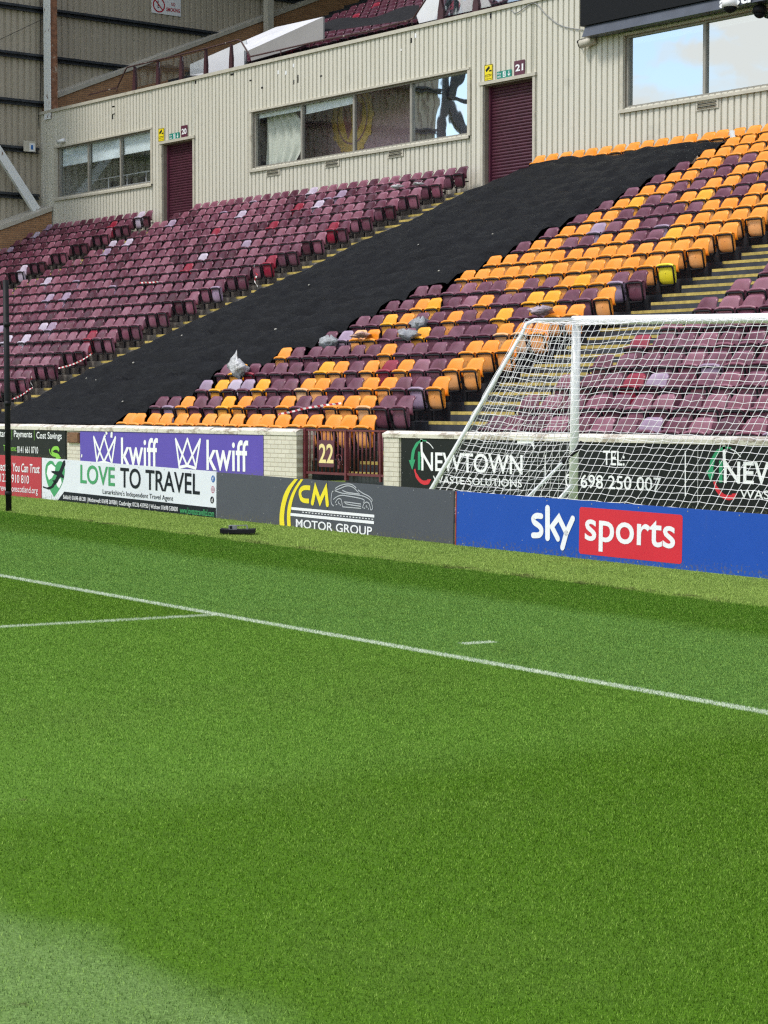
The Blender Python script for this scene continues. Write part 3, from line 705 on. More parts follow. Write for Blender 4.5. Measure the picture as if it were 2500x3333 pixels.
# clad wall with its openings
ZB0, ZTOP = fl(NR) - .02, 11.84
PIT = .208
def corr(b, x0, x1, z0, z1, y, pit=PIT, dep=.040):
    xs = []; k0 = math.floor(x0 / pit)
    for k in range(k0, math.ceil(x1 / pit) + 1):
        for fx, d in ((.0, 0), (.20, 0), (.26, 1), (.95, 1)): xs.append((k * pit + fx * pit, d))
    xs = [(x, d) for x, d in xs if x0 < x < x1]
    xs = [(x0, 0)] + xs + [(x1, 0)]
    vs = [(x, y - dep * d, z) for z in (z0, z1) for x, d in xs]; n = len(xs)
    b.add(vs, [(i, i + 1, n + i + 1, n + i) for i in range(n - 1)])
W1 = (-69.90, -63.30, 8.80, 10.53); W2 = (-57.15, -46.50, 8.735, 10.43); W3 = (-40.36, -31.9, 8.76, 10.50)
D20 = (-62.58, -60.64, fl(NR), 9.98); D21 = (-45.84, -43.80, fl(NR), 9.945)
ops = [W1, D20, W2, D21, W3]
b = MB(); x = XW
for o_ in ops:
    corr(b, x, o_[0], ZB0, ZTOP, YF)
    if o_[2] > fl(NR) + .1: corr(b, o_[0], o_[1], ZB0, o_[2], YF)
    corr(b, o_[0], o_[1], o_[3], ZTOP, YF); x = o_[1]
corr(b, x, XEND, ZB0, ZTOP, YF)
b.build('wall_cladding', M_clad, gs)
b = MB(); b.add([(XW - .05, YF - .09, ZTOP - .03), (XEND, YF - .09, ZTOP - .03), (XEND, YF - .09, ZTOP + .07), (XW - .05, YF - .09, ZTOP + .07), (XW - .05, YF + .30, ZTOP + .10), (XEND, YF + .30, ZTOP + .10), (XW - .05, YF + .30, ZTOP - .03), (XEND, YF + .30, ZTOP - .03)],
                [(0, 1, 2, 3), (3, 2, 5, 4), (6, 4, 5, 7), (0, 6, 7, 1), (0, 3, 4, 6)])
b.build('wall_coping', M_trim, gs)
b = MB()                                            # scuffs and small holes in the sheeting
for (zf, pts) in ((zoomed(350, 0, 3.687), [(172, 1140, 45, 14), (72, 1277, 30, 12), (1498, 893, 40, 22), (1060, 985, 14, 40)]), (zoomed(750, 0, 3.687), [(382, 1052, 22, 22), (763, 985, 9, 55), (812, 945, 12, 95), (1090, 912, 22, 18), (243, 965, 26, 16), (985, 618, 16, 16)]), (zoomed(1200, 0, 3.687), [(513, 485, 14, 60), (1466, 190, 14, 60)]), (zoomed(0, 0, 3.95), [(1458, 1370, 32, 14), (1450, 1500, 14, 60), (1465, 1465, 30, 12)])):
    for (px, py, w_, h_) in pts:
        p = at(*zf(px, py), YF - .038); k = 1 / 7171. / 3.7 * (p - CAM) @ FWD
        b.box((p[0] - w_ * k, YF - .0445, p[2] - h_ * k / 2), (p[0] + w_ * k, YF - .042, p[2] + h_ * k / 2))
b.build('scuff_marks', M_rubber, gs)
b = MB()
for (zf, pts) in ((zoomed(750, 0, 3.687), [(760, 785, 20, 45), (576, 868, 22, 45), (668, 872, 22, 45)]), (zoomed(1200, 0, 3.687), [(565, 425, 20, 55), (392, 598, 12, 25)])):
    for (px, py, w_, h_) in pts:
        p = at(*zf(px, py), YF - .038); k = 1 / 7171. / 3.7 * (p - CAM) @ FWD
        b.box((p[0] - w_ * k * .8, YF - .0445, p[2] - h_ * k / 2), (p[0] + w_ * k * .8, YF - .042, p[2] + h_ * k / 2))
b.build('paper_remnants', M_white, gs)

def door(d):
    x0, x1, z0, z1 = d; b = MB(); n = int((z1 - z0) / .082)
    for i in range(n):
        za = z0 + i * (z1 - z0) / n; zb = z0 + (i + 1) * (z1 - z0) / n; zm = (za + zb) / 2
        pr = [(0, za), (-.018, za + .012), (-.028, zm), (-.018, zb - .014), (0, zb - .001)]
        vs = [(x, YF + .20 + dy, z) for x in (x0 + .09, x1 - .03) for dy, z in pr]
        b.add(vs, [(j, 5 + j, 6 + j, j + 1) for j in range(4)], 0)
    r_ = b.build('roller_door', plain('maroon_shutter', (.065, .016, .030), .38, .12, 3), gs)
    b = MB(); b.box((x0 - .16, YF - .09, z1 + .0), (x1 + .14, YF + .05, z1 + .085)); b.box((x0 - .10, YF - .065, z0 - .2), (x0 - .001, YF - .0, z1)); b.box((x1 + .001, YF - .065, z0 - .2), (x1 + .10, YF - .0, z1))
    b.build('door_trim', M_trim, r_)
    b = MB(); b.box((x0 - .001, YF, z0), (x0 + .02, YF + .26, z1 - .001)); b.box((x1 - .02, YF, z0), (x1 + .001, YF + .26, z1 - .001)); b.box((x0, YF, z1 - .03), (x1, YF + .26, z1 - .001)); b.build('jamb', M_jamb, r_)
    b = MB(); b.box((x0 + .021, YF + .12, z0), (x0 + .089, YF + .25, z1 - .03)); b.box((x0 + .02, YF + .22, z0), (x1 - .02, YF + .26, z1 - .03)); b.build('guide_rail', M_plate, r_)
door(D20); door(D21)

def window(wd, mull, panes, blinds, sill=True):
    x0, x1, z0, z1 = wd; fb = MB(); fy = YF + .085
    cuts = [x0] + mull + [x1]
    for i, x in enumerate(cuts):
        hw = .045 if 0 < i < len(cuts) - 1 else .04; xx = x if 0 < i < len(cuts) - 1 else (x + hw if i == 0 else x - hw)
        fb.box((xx - hw, fy - .05, z0 + .05), (xx + hw, fy + .04, z1 - .05))
    fb.box((x0, fy - .05, z0), (x1, fy + .04, z0 + .05)); fb.box((x0, fy - .05, z1 - .05), (x1, fy + .04, z1))
    f = fb.build('window', M_frame, gs)
    b = MB(); b.box((x0 - .14, YF - .085, z1), (x1 + .10, YF + .08, z1 + .055)); b.build('head_flashing', M_trim, f)
    b = MB(); b.add([(x0 - .14, YF - .10, z0 - .12), (x1 + .10, YF - .10, z0 - .12), (x1 + .10, YF - .10, z0 - .05), (x0 - .14, YF - .10, z0 - .05), (x0 - .14, fy - .051, z0 + .001), (x1 + .10, fy - .051, z0 + .001), (x0 - .14, YF - .036, z0 - .12), (x1 + .10, YF - .036, z0 - .12)], [(0, 1, 2, 3), (3, 2, 5, 4), (0, 6, 7, 1)]); b.build('sill', M_trim, f)
    b = MB(); b.box((x0 - .12, YF - .07, z0 - .05), (x0 - .001, YF - .001, z1)); b.box((x1 + .001, YF - .07, z0 - .05), (x1 + .12, YF - .001, z1)); b.build('side_trim', M_trim, f)
    b = MB(); b.box((x0 - .0, YF, z0), (x0 + .012, fy - .05, z1)); b.box((x1 - .012, YF, z0), (x1, fy - .05, z1)); b.box((x0, YF, z1 - .01), (x1, fy - .05, z1)); b.build('reveal', M_jamb, f)
    for i in range(len(cuts) - 1):
        b = MB(); a, c = cuts[i] + .04, cuts[i + 1] - .04
        nx, nz = 10, 8; vs = [(a + (c - a) * k / nx, fy + .01, z0 + .05 + (z1 - z0 - .1) * j / nz) for j in range(nz + 1) for k in range(nx + 1)]
        b.add(vs, [(j * (nx + 1) + k, j * (nx + 1) + k + 1, (j + 1) * (nx + 1) + k + 1, (j + 1) * (nx + 1) + k) for j in range(nz) for k in range(nx)], 0, True)
        b.build('pane', panes[i], f)
        if blinds[i]:
            h0, sk = blinds[i]; b = MB()
            b.add([(a, fy + .09, z1), (c, fy + .09, z1), (c, fy + .085, z1 - h0 - sk), (a, fy + .085, z1 - h0)], [(0, 3, 2, 1)]); b.add([(a, fy + .08, z1 - h0 - .02), (c, fy + .08, z1 - h0 - sk - .02), (c, fy + .075, z1 - h0 - sk), (a, fy + .075, z1 - h0)], [(0, 1, 2, 3)]); b.build('blind', M_blind, f)
    return f
ZW1 = zoomed(140, 380, 3.318)
mxs = [at(*ZW1(478, 400), YF)[0], at(*ZW1(825, 400), YF)[0]]
f1 = window(W1, mxs, [G_low] * 3, [(.62, 0), (.66, 0), (.60, 0)])
ZW2 = zoomed(800, 0, 1.843)
mxs2 = [at(*ZW2(328, 700), YF)[0], at(*ZW2(641, 700), YF)[0], at(*ZW2(984, 700), YF)[0]]
f2 = window(W2, mxs2, [G_mid, G_mid, G_mid, G_wavy], [(.16, 0), (.30, -.05), None, None])
f3 = window(W3, [-37.66, -34.95], [G_high] * 3, [(.18, 0), (.18, 0), (.18, 0)])
# the boxes behind the glass
def box_room(x0, x1, m, mb_, dp=3.6):
    b = MB(); y0, y1, z0, z1 = YF + .30, YF + dp, fl(NR), 11.2
    b.add([(x0, y0, z0), (x1, y0, z0), (x1, y1, z0), (x0, y1, z0), (x0, y0, z1), (x1, y0, z1), (x1, y1, z1), (x0, y1, z1)], [(0, 1, 2, 3), (4, 7, 6, 5), (1, 5, 6, 2), (0, 3, 7, 4)], 0)
    b.add([(x0, y1, z0), (x1, y1, z0), (x1, y1, z1), (x0, y1, z1)], [(0, 1, 2, 3)], 1); return b.build('box_room', [m, mb_], gs)
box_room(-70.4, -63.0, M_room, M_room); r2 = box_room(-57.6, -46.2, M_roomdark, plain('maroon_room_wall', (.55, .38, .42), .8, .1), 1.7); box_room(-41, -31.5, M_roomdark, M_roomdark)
b = MB(); yb = YF + .75                             # handrail, tables and chairs seen in the first box
b.tube([(-68.9, yb, fl(NR)), (-68.9, yb, 9.35), (-63.4, yb, 9.35)], .02, 6)
for xx in (-67.6, -66.3, -65.0, -63.7): b.tube([(xx, yb, fl(NR)), (xx, yb, 9.35)], .018, 6)
b.tube([(-69, yb, 9.0), (-63.4, yb, 9.0)], .014, 6); b.build('handrail', M_white, gs)
b = MB()
for xx in (-67.9, -66.9, -65.9, -64.8, -64.1):
    b.box((xx - .22, yb + .35, 8.5), (xx + .22, yb + .42, 9.28)); b.box((xx - .22, yb + .42, 8.45), (xx + .22, yb + .85, 8.52))
b.build('chairs_in_box', M_rubber, gs)
# reflected crest, built as flat shapes on the second box's wall
p = at(*ZW2(633, 705), YF + 1.65); b = MB(); cu, cv = p[0], p[2]
ring = lambda r_, n_=40: [(cu + r_ * math.cos(a), cv + r_ * math.sin(a)) for a in np.linspace(0, 2 * math.pi, n_ + 1)[:-1]]
def flat(b, pts, y, mi=0): b.add([(u, y, v) for u, v in pts], [tuple(range(len(pts)))], mi)
flat(b, ring(1.05), YF + 1.685); flat(b, ring(.80), YF + 1.680, 1); flat(b, ring(.74), YF + 1.678)
for a in np.linspace(0, 2 * math.pi, 13)[:-1]: flat(b, [(cu + 1.12 * math.cos(a + d) * s_, cv + 1.12 * math.sin(a + d) * s_) for d, s_ in ((-.12, .8), (.12, .8), (.06, 1), (-.06, 1))], YF + 1.682)
flat(b, [(cu - .45, cv + .62), (cu - .5, cv + .1), (cu - .2, cv - .65), (cu, cv - .3), (cu - .1, cv + .4)], YF + 1.672, 1); flat(b, [(cu + .1, cv + .55), (cu + .55, cv + .35), (cu + .5, cv - .15), (cu + .15, cv - .6), (cu + .2, cv)], YF + 1.672, 1)
b.build('club_crest', [plain('crest_amber', (.90, .62, .20), .7), plain('crest_maroon', (.45, .22, .24), .7)], r2)

b = MB(); vs = []; nx_, nz_ = 26, 12                   # pale reflection in the first pane, built as an added rippled sheet
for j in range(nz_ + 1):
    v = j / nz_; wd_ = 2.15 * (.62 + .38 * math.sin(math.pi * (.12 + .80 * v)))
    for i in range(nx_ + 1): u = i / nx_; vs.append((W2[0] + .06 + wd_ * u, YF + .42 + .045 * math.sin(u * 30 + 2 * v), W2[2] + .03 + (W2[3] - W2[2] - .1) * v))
k = nx_ + 1; b.add(vs, [(j * k + i, j * k + i + 1, (j + 1) * k + i + 1, (j + 1) * k + i) for j in range(nz_) for i in range(nx_)], 0, True); b.build('reflection_sheet', plain('pale_reflection', (.62, .66, .58), .8, .08, 3, stretch=(5, 1, 1)), f2)

def vent(p0, p1):
    a, c = at(*p0, YF), at(*p1, YF); x0, x1 = a[0], c[0]; zt, zb = a[2], c[2]
    b = MB(); b.box((x0, YF - .065, zb), (x1, YF - .050, zt)); v_ = b.build('vent', M_trim, gs)
    b = MB(); hh = zt - zb
    for k in range(3): b.add([(x0 + .06, YF - .067, zb + hh * (.10 + .28 * k)), (x1 - .06, YF - .067, zb + hh * (.10 + .28 * k)), (x1 - .06, YF - .10, zb + hh * (.22 + .28 * k)), (x0 + .06, YF - .10, zb + hh * (.22 + .28 * k))], [(0, 1, 2, 3)])
    for k in range(2): b.box((x0 + .06, YF - .068, zb + hh * (.26 + .30 * k)), (x1 - .06, YF - .066, zb + hh * (.34 + .30 * k)), 1)
    b.build('louvre', [M_trim, M_rubber], v_)
vent(ZW2(132, 1010), ZW2(214, 1048)); vent(ZW2(484, 955), ZW2(571, 995)); vent(ZW2(862, 897), ZW2(955, 937)); Z6 = zoomed(1850, 0, 2.552); vent(Z6(1075, 838), Z6(1263, 897))

# brick and clad gable end
def gab_quad(b, pts, off, mi=0): b.add([(gable_x(y, off), y, z) for y, z in pts], [tuple(range(len(pts)))], mi)
b = MB(); y = 20.2; pit = .26; xs = []
while y < 58:
    for f_, d in ((0, 0), (.26, 0), (.34, .06), (.92, .06)): xs.append((y + f_ * pit, d))
    y += pit
vs = [(gable_x(y, d), y, z) for z in (0.1, 21.5) for y, d in xs]; n = len(xs)
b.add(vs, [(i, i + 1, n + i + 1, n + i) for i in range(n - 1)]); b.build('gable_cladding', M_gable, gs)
for z in (15.41, 13.74, 12.10, 10.45, 8.81, 7.1, 17.15, 18.9):
    b = MB(); e_ = 36.35 if z < 11.5 else 58
    for (a, c, z0_, z1_) in ((.065, .235, z + .16, z + .185), (.065, .085, z, z + .16), (.215, .235, z + .10, z + .16), (.065, .20, z - .02, z)):
        vs = [(gable_x(y, o_), y, zz) for y in (20.2, e_) for (o_, zz) in ((a, z0_), (c, z0_), (c, z1_), (a, z1_))]
        b.add(vs, [(0, 1, 2, 3), (7, 6, 5, 4), (0, 4, 5, 1), (1, 5, 6, 2), (2, 6, 7, 3), (3, 7, 4, 0)])
    b.build('sheeting_rail', M_steel, gs)
def brick_slope(y0, z0, y1, z1, zb0, zb1, off, thick):
    b = MB(); b.add([(gable_x(y0, off), y0, zb0), (gable_x(y1, off), y1, zb1), (gable_x(y1, off), y1, z1 - .14), (gable_x(y0, off), y0, z0 - .14),
                     (gable_x(y0, .05), y0, zb0), (gable_x(y1, .05), y1, zb1), (gable_x(y1, .05), y1, z1 - .14), (gable_x(y0, .05), y0, z0 - .14)], [(0, 1, 2, 3), (5, 4, 7, 6), (1, 5, 6, 2), (4, 0, 3, 7)])
    w_ = b.build('brick_wall', M_brick, gs)
    b = MB(); vs = []
    for y, z in ((y0, z0), (y1, z1)): vs += [(gable_x(y, off + .06), y, z - .15), (gable_x(y, off + .06), y, z), (gable_x(y, -.0), y, z + .10), (gable_x(y, -.0), y, z - .15)]
    b.add(vs, [(0, 4, 5, 1), (1, 5, 6, 2), (4, 7, 6, 5), (0, 1, 2, 3)]); b.build('slope_coping', M_trim, w_); return w_
rk = (8.558 - 7.736) / (36.587 - 34.358)
brick_slope(21.0, 7.736 - rk * (34.358 - 21.0), 36.45, 8.51, 0, 0, .95, .9)
rk2 = (16.049 - 13.471) / (45.573 - 39.228)
brick_slope(36.6, 13.471 - rk2 * (39.228 - 36.6), 57, 13.471 + rk2 * (57 - 39.228), 9, 9, .3, .3)

# steel frame: rusty column, second column, brace
def paint_rust():
    m, t, b = nodes_of('flaking_white_paint'); n = noise(t, 2.6, 9, .75, stretch=(2.4, 2.4, 1)); c = mixc(t, ramp(t, n, .585, .61), (.78, .80, .80), (.15, .06, .03))
    L(t, c, b.inputs['Base Color']); b.inputs['Roughness'].default_value = .6; bump(t, b, n, .3, .02); return m
M_flake = paint_rust()
ca, cb = gab(172, 330, 1.0), gab(214, 330, 1.0)
xc, yc = cb[0], ca[1]
b = MB(); b.box((xc - .50, yc - .06, 11.6), (xc, yc - .04, 21)); b.box((xc - .50, yc + .20, 11.6), (xc, yc + .22, 21), 1); b.box((xc - .06, yc - .04, 11.6), (xc - .03, yc + .20, 21), 1); b.build('steel_column', [M_flake, M_rust], gs)
p = gab(880, 60, .9); b = MB(); b.box((p[0] - .25, p[1] - .15, 11), (p[0] + .05, p[1] + .12, 21)); b.build('steel_column', M_trim, gs)
b = MB(); pa, pb = gab(118, 684, .55), gab(-20, 470, .55); b.bar(pa, pb + (pb - pa) * .6, .30, .16, (1, 0, 0)); b.build('steel_brace', M_flake, gs)
b = MB()                                             # open braced bay in front of the gable
for y in (15.6, 19.9): b.box((gable_x(y) - .15, y - .12, 0), (gable_x(y) + .15, y + .12, 21.4))
for za, zb in ((6, 13.6), (13.6, 21)):
    b.bar((gable_x(15.7), 15.7, za), (gable_x(19.8), 19.8, zb), .34, .2, (1, 0, 0)); b.bar((gable_x(15.7, .15), 15.7, zb), (gable_x(19.8, .15), 19.8, za), .34, .2, (1, 0, 0)); b.bar((gable_x(15.6), 15.6, zb), (gable_x(19.9), 19.9, zb), .2, .2)
b.build('braced_bay', M_steel, gs)
b = MB(); b.add([(XW - 4, 42, 22.6), (XEND, 42, 22.6), (XEND, 59, 23.4), (XW - 4, 59, 23.4), (XW - 4, 42, 23.0), (XEND, 42, 23.0), (XEND, 59, 23.8), (XW - 4, 59, 23.8)], [(0, 3, 2, 1), (4, 5, 6, 7), (0, 1, 5, 4), (2, 3, 7, 6)]); b.build('unseen_stand_roof', M_gable, gs)  # unseen roof added for its shade, front edge set back for gable light
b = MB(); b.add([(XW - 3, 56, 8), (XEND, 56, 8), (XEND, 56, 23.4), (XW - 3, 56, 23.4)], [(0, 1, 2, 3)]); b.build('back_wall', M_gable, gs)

# upper tier
UY, UZ, UT, UR = 39.3, 12.2, .78, .34               # first upper row: back top y, floor
b = MB(); prof = [(YF + .29, 11.0), (YF + .29, 11.45), (UY - .6, 11.45)]
for n in range(21): prof += [(UY - .5 + n * UT, UZ + n * UR), (UY - .5 + (n + 1) * UT, UZ + n * UR)]
prof += [(UY - .5 + 21 * UT, 11.0)]
k = len(prof); x0_ = -72.4; vs = [(x0_, y, z) for y, z in prof] + [(XEND, y, z) for y, z in prof]
b.add(vs, [(i, i + 1, k + i + 1, k + i) for i in range(k - 1)]); b.build('upper_terrace', M_dark, gs)
ZR = zoomed(350, 0, 3.687); ZP = zoomed(750, 0, 3.687); ZQ = zoomed(1200, 0, 3.687)
YR = YF + .22
M_dkmaroon = plain('dark_maroon_post', (.045, .013, .018), .5, .2)
b = MB(); pp = lambda zf, x, y, Y=YR: at(*zf(x, y), Y)
b.tube([pp(ZR, -230, 1140), pp(ZR, 115, 1050), pp(ZR, 225, 822), pp(ZR, 240, 808), pp(ZR, 620, 715), pp(ZR, 1180, 583), pp(ZR, 1560, 478), pp(ZR, 1600, 490), pp(ZP, 240, 680), pp(ZP, 1115, 480), pp(ZP, 1659, 372), pp(ZQ, 490, 240), pp(ZQ, 540, 215)], .026, 6)
b.tube([pp(ZR, 115, 1050), pp(ZR, 112, 1105)], .02, 6)
for x, y0, y1 in ((605, 600, 660), (950, 520, 575), (1408, 410, 470)): b.tube([pp(ZP, x, y0), pp(ZP, x, y1)], .018, 6)
b.tube([pp(ZQ, 520, 235), pp(ZQ, 522, 300)], .018, 6); b.tube([pp(ZQ, 540, 215), pp(ZQ, 700, -30)], .026, 6)
rl = b.build('railing', plain('dark_maroon_rail', (.045, .014, .014), .6, .3, dirt=(.40, .36, .33), dirt_scale=5, dirt_amt=(.62, .68)), gs)
for zf, x, yt, yb_, w_ in ((ZR, 325, 800, 1055, .10), (ZR, 605, 730, 990, .10), (ZR, 885, 670, 925, .10), (ZR, 1180, 590, 870, .10), (ZR, 1485, 530, 800, .10), (ZQ, 868, -20, 215, .14), (ZQ, 1288, -80, 125, .14)):
    b = MB(); a, c = pp(zf, x, yt, YR + .05), pp(zf, x, yb_, YR + .05)
    m_ = a * .35 + c * .65; b.prism([(a[0] - .015, a[2]), (a[0] + .03, a[2]), (m_[0] + w_, m_[2]), (c[0] + w_ * .9, c[2] - .1), (c[0] - w_ * .9, c[2] - .1), (m_[0] - w_ * .7, m_[2])], a[1] - .04, a[1] + .04)
    b.build('baluster', M_dkmaroon, rl)
def sheet(b, zf, pts, Y, th=.03, mi=0):
    P = [at(*zf(x, y), Y) for x, y in pts]; pl_ = [(p[0], p[2]) for p in P]; b.prism(ccw(pl_)[::-1], Y, Y + th, mi)
for zf, pts in ((ZR, [(335, 815), (605, 748), (605, 985), (335, 1050)]), (ZR, [(620, 745), (885, 680), (885, 920), (620, 985)]), (ZR, [(900, 680), (1180, 600), (1180, 865), (900, 920)]),
                (ZQ, [(905, -40), (1255, -90), (1255, 125), (905, 200)]), (ZQ, [(1320, -100), (2600, -420), (2600, -170), (1320, 105)])):
    b = MB(); sheet(b, zf, pts, YR + .06, .012); b.build('glass_panel', G_clear, rl)
# white parapet boards of the upper gangway
M_parapet = plain('white_parapet', (.66, .67, .70), .5, .04, 1.2); M_parapet2 = plain('pale_grey_parapet', (.27, .26, .26), .6, .05, 1.2)
YP = YF + .75
b = MB(); sheet(b, ZP, [(215, 605), (1115, 200), (1115, 470), (700, 600), (250, 730)], YP, .05); b.build('parapet', M_parapet2, gs)
A_, B_, C_, D_ = at(*ZP(215, 605), YP + .06), at(*ZP(1115, 200), YP + .06), at(*ZP(545, 325), YP + 2.4), at(*ZP(140, 500), YP + 1.6); dz_ = np.array((0, 0, .05))
b = MB(); b.add([A_, B_, C_, D_, A_ - dz_, B_ - dz_, C_ - dz_, D_ - dz_], [(0, 1, 2, 3), (7, 6, 5, 4), (0, 3, 7, 4), (2, 6, 7, 3)]); b.build('parapet_tray', M_parapet, gs)
b = MB(); sheet(b, ZR, [(990, 770), (1500, 548), (1659, 480), (1659, 900), (990, 905)], YP + 1.0, .05); b.build('parapet', M_parapet, gs)
b = MB(); sheet(b, ZR, [(1505, 660), (1640, 605), (1640, 900), (1505, 900)], YP + .8, .05); b.build('parapet', M_parapet, gs)
b = MB(); sheet(b, ZQ, [(690, -60), (870, -60), (838, 225), (605, 280), (575, 190)], YP - .2, .05); b.build('parapet', M_parapet, gs)
b = MB(); b.bar(at(*ZQ(880, 200), YP), at(*ZQ(985, -30), YP), .11, .06); b.build('parapet_strut', M_steel, gs)
b = MB(); b.bar(at(*ZQ(1045, 185), YP), at(*ZQ(1058, -60), YP), .13, .06); b.build('parapet_strut', M_steel, gs)

# ------------------------------------------------------------------ signs, screen and cameras on the clad wall
def wall_sign(name, quad, label, m, cat='sign', Y=None):
    Y = YF - .062 if Y is None else Y
    P = [at(*p, Y) for p in quad]; x0 = (P[0][0] + P[3][0]) / 2; x1 = (P[1][0] + P[2][0]) / 2; zt = (P[0][2] + P[1][2]) / 2; zb = (P[2][2] + P[3][2]) / 2
    root = empty(name, (x0, Y, zb), label, cat, 'signs on the clad wall'); b = MB(); b.box((0, 0, 0), (x1 - x0, .007, zt - zb)); b.build('panel', m, root)
    return root, x1 - x0, zt - zb
for num, quad, lab in (('20', [(589, 409.5), (610.2, 406.5), (609.5, 445.7), (589, 448.7)], 'maroon number plate 20 above the far shutter'), ('21', [(1674, 198), (1707.8, 194), (1707.2, 240.7), (1672.8, 246)], 'maroon number plate 21 above the near shutter')):
    o, Wd, Hh = wall_sign('number_sign', quad, lab, M_plate); text(o, num, (Wd * .14, Hh * .27), (Wd * .88, Hh * .74), M_text_w, .03)
for quad, lab in (([(550.8, 435), (584.5, 430.6), (583.6, 451.7), (550.8, 454.7)], 'green fire exit sign beside number plate 20'), ([(1617.3, 233.3), (1665, 225.3), (1664.7, 248.6), (1617.3, 256.6)], 'green fire exit sign beside number plate 21')):
    o, Wd, Hh = wall_sign('exit_sign', quad, lab, A_exit)
    text(o, 'Fire', (Wd * .05, Hh * .55), (Wd * .28, Hh * .82), M_text_w, .01); text(o, 'exit', (Wd * .05, Hh * .15), (Wd * .28, Hh * .42), M_text_w, .01)
    b = MB(); poly(b, [(Wd * .42, Hh * .12), (Wd * .60, Hh * .12), (Wd * .60, Hh * .88), (Wd * .42, Hh * .88)], .002)
    u, v = Wd * .83, Hh * .5; stroke(b, [(u, Hh * .86), (u, Hh * .25)], Wd * .04, .003, caps=False); poly(b, ccw([(u - Wd * .11, Hh * .5), (u, Hh * .12), (u + Wd * .11, Hh * .5), (u, Hh * .34)]), .0034); b.build('pictogram', M_text_w, o)
    b = MB(); stroke(b, [(Wd * .51, Hh * .62), (Wd * .50, Hh * .42), (Wd * .55, Hh * .30), (Wd * .53, Hh * .18)], Wd * .025, .003, caps=False); stroke(b, [(Wd * .46, Hh * .5), (Wd * .56, Hh * .55)], Wd * .02, .0032, caps=False); stroke(b, [(Wd * .50, Hh * .42), (Wd * .45, Hh * .22)], Wd * .025, .0034, caps=False)
    poly(b, [(Wd * .52 + .02 * math.cos(a), Hh * .74 + .02 * math.sin(a)) for a in np.linspace(0, 6.28, 9)[:-1]], .0036); b.build('running_figure', A_exit, o)
for quad, lab in (([(515, 419), (534, 416), (533.2, 459), (515.4, 462)], 'yellow camera warning sign by the far window corner'), ([(1576.6, 211.4), (1603.4, 208.4), (1602.4, 261.5), (1576.6, 264.5)], 'yellow camera warning sign by the mirrored window')):
    o, Wd, Hh = wall_sign('warning_sign', quad, lab, A_sign)
    b = MB(); stroke(b, [(Wd * .2, Hh * .62), (Wd * .65, Hh * .84)], Wd * .22, .002, caps=False); stroke(b, [(Wd * .6, Hh * .6), (Wd * .9, Hh * .6)], Wd * .12, .0022, caps=False); b.build('camera_symbol', M_text_k, o)
    b = MB(); text(o, 'CCTV', (Wd * .1, Hh * .24), (Wd * .9, Hh * .40), M_text_k, .02); text(o, 'in operation', (Wd * .1, Hh * .08), (Wd * .9, Hh * .17), M_text_k, .0)
    stroke(b, [(.01, .01), (Wd - .01, .01), (Wd - .01, Hh - .01), (.01, Hh - .01)], .012, .002, caps=False, closed=True); b.build('border', M_text_k, o)
# no smoking sign on the gable
p0 = gab(493.7, 40.7, .09); p1 = gab(588.7, 54.2, .09); p0[2] = p1[2] = (p0[2] + p1[2]) / 2
pl = Plane(p0, p1 - p0); Wd = float(np.linalg.norm(p1 - p0)); Hh = .95
o = empty('no_smoking_sign', label='white no smoking sign high on the taupe gable cladding', cat='sign'); o.matrix_world = pl.matrix()
b = MB(); b.box((0, 0, 0), (Wd, .02, Hh)); b.build('panel', M_white, o); q = lambda x, y: pl.loc(*ZR(x, y))
u, v = q(617, 60); b = MB(); rr = .25; stroke(b, [(u + rr * math.cos(a), v + rr * math.sin(a)) for a in np.linspace(0, 2 * math.pi, 33)[:-1]], .055, .002, closed=True, caps=False); stroke(b, [(u - rr * .7, v + rr * .7), (u + rr * .7, v - rr * .7)], .05, .0024, caps=False)
b.build('prohibition_ring', A_signred, o); text(o, 'NO', (q(765, 0)[0], q(790, 75)[1]), (q(812, 0)[0], q(790, 33)[1]), A_signred, .03); text(o, 'SMOKING', (q(705, 0)[0], q(705, 132)[1]), (q(870, 0)[0], q(870, 110)[1]), A_signred, .03)
b = MB(); stroke(b, [(u - .04, v + .16), (u - .03, v + .02), (u - .05, v - .08), (u + .02, v - .1)], .04, .0018, caps=False); b.build('cigarette', M_text_k, o)
# led screen
YS = YF - .42; p = at(1888, 86, YS); pb, ptp = at(1899, 121.5, YS), at(1899, 91, YS)
o = empty('led_screen', (p[0], YS, p[2]), 'large black led screen over the mirrored windows with grey plate beneath', 'screen')
b = MB(); b.box((0, 0, 0), (9.5, .30, 4.2)); b.build('screen_panel', M_screen, o)
xq = pb[0] - p[0]; b = MB(); zz0, zz1 = pb[2] - p[2], -.012
b.add([(xq, -.05, zz0), (9.4, -.05, zz0), (9.4, .06, zz1), (xq, .06, zz1), (xq, .30, zz0), (9.4, .30, zz0), (xq, .30, zz1), (9.4, .30, zz1)], [(0, 1, 2, 3), (0, 4, 5, 1), (0, 3, 6, 4)])
tr = b.build('fascia_plate', M_grey_plate, o)
ta, tb = at(*Z6(1258, 68), YS - .06), at(*Z6(1560, 8), YS - .06)
text(tr, 'alstr', (ta[0] - p[0], ta[2] - p[2] - .01), (tb[0] - p[0], ta[2] - p[2] + .26), M_text_w, .03, 0, .075)
b = MB(); b.box((.1, .30, .2), (.2, .44, .3)); b.box((5, .30, .2), (5.1, .44, .3)); b.build('bracket', M_steel, o)
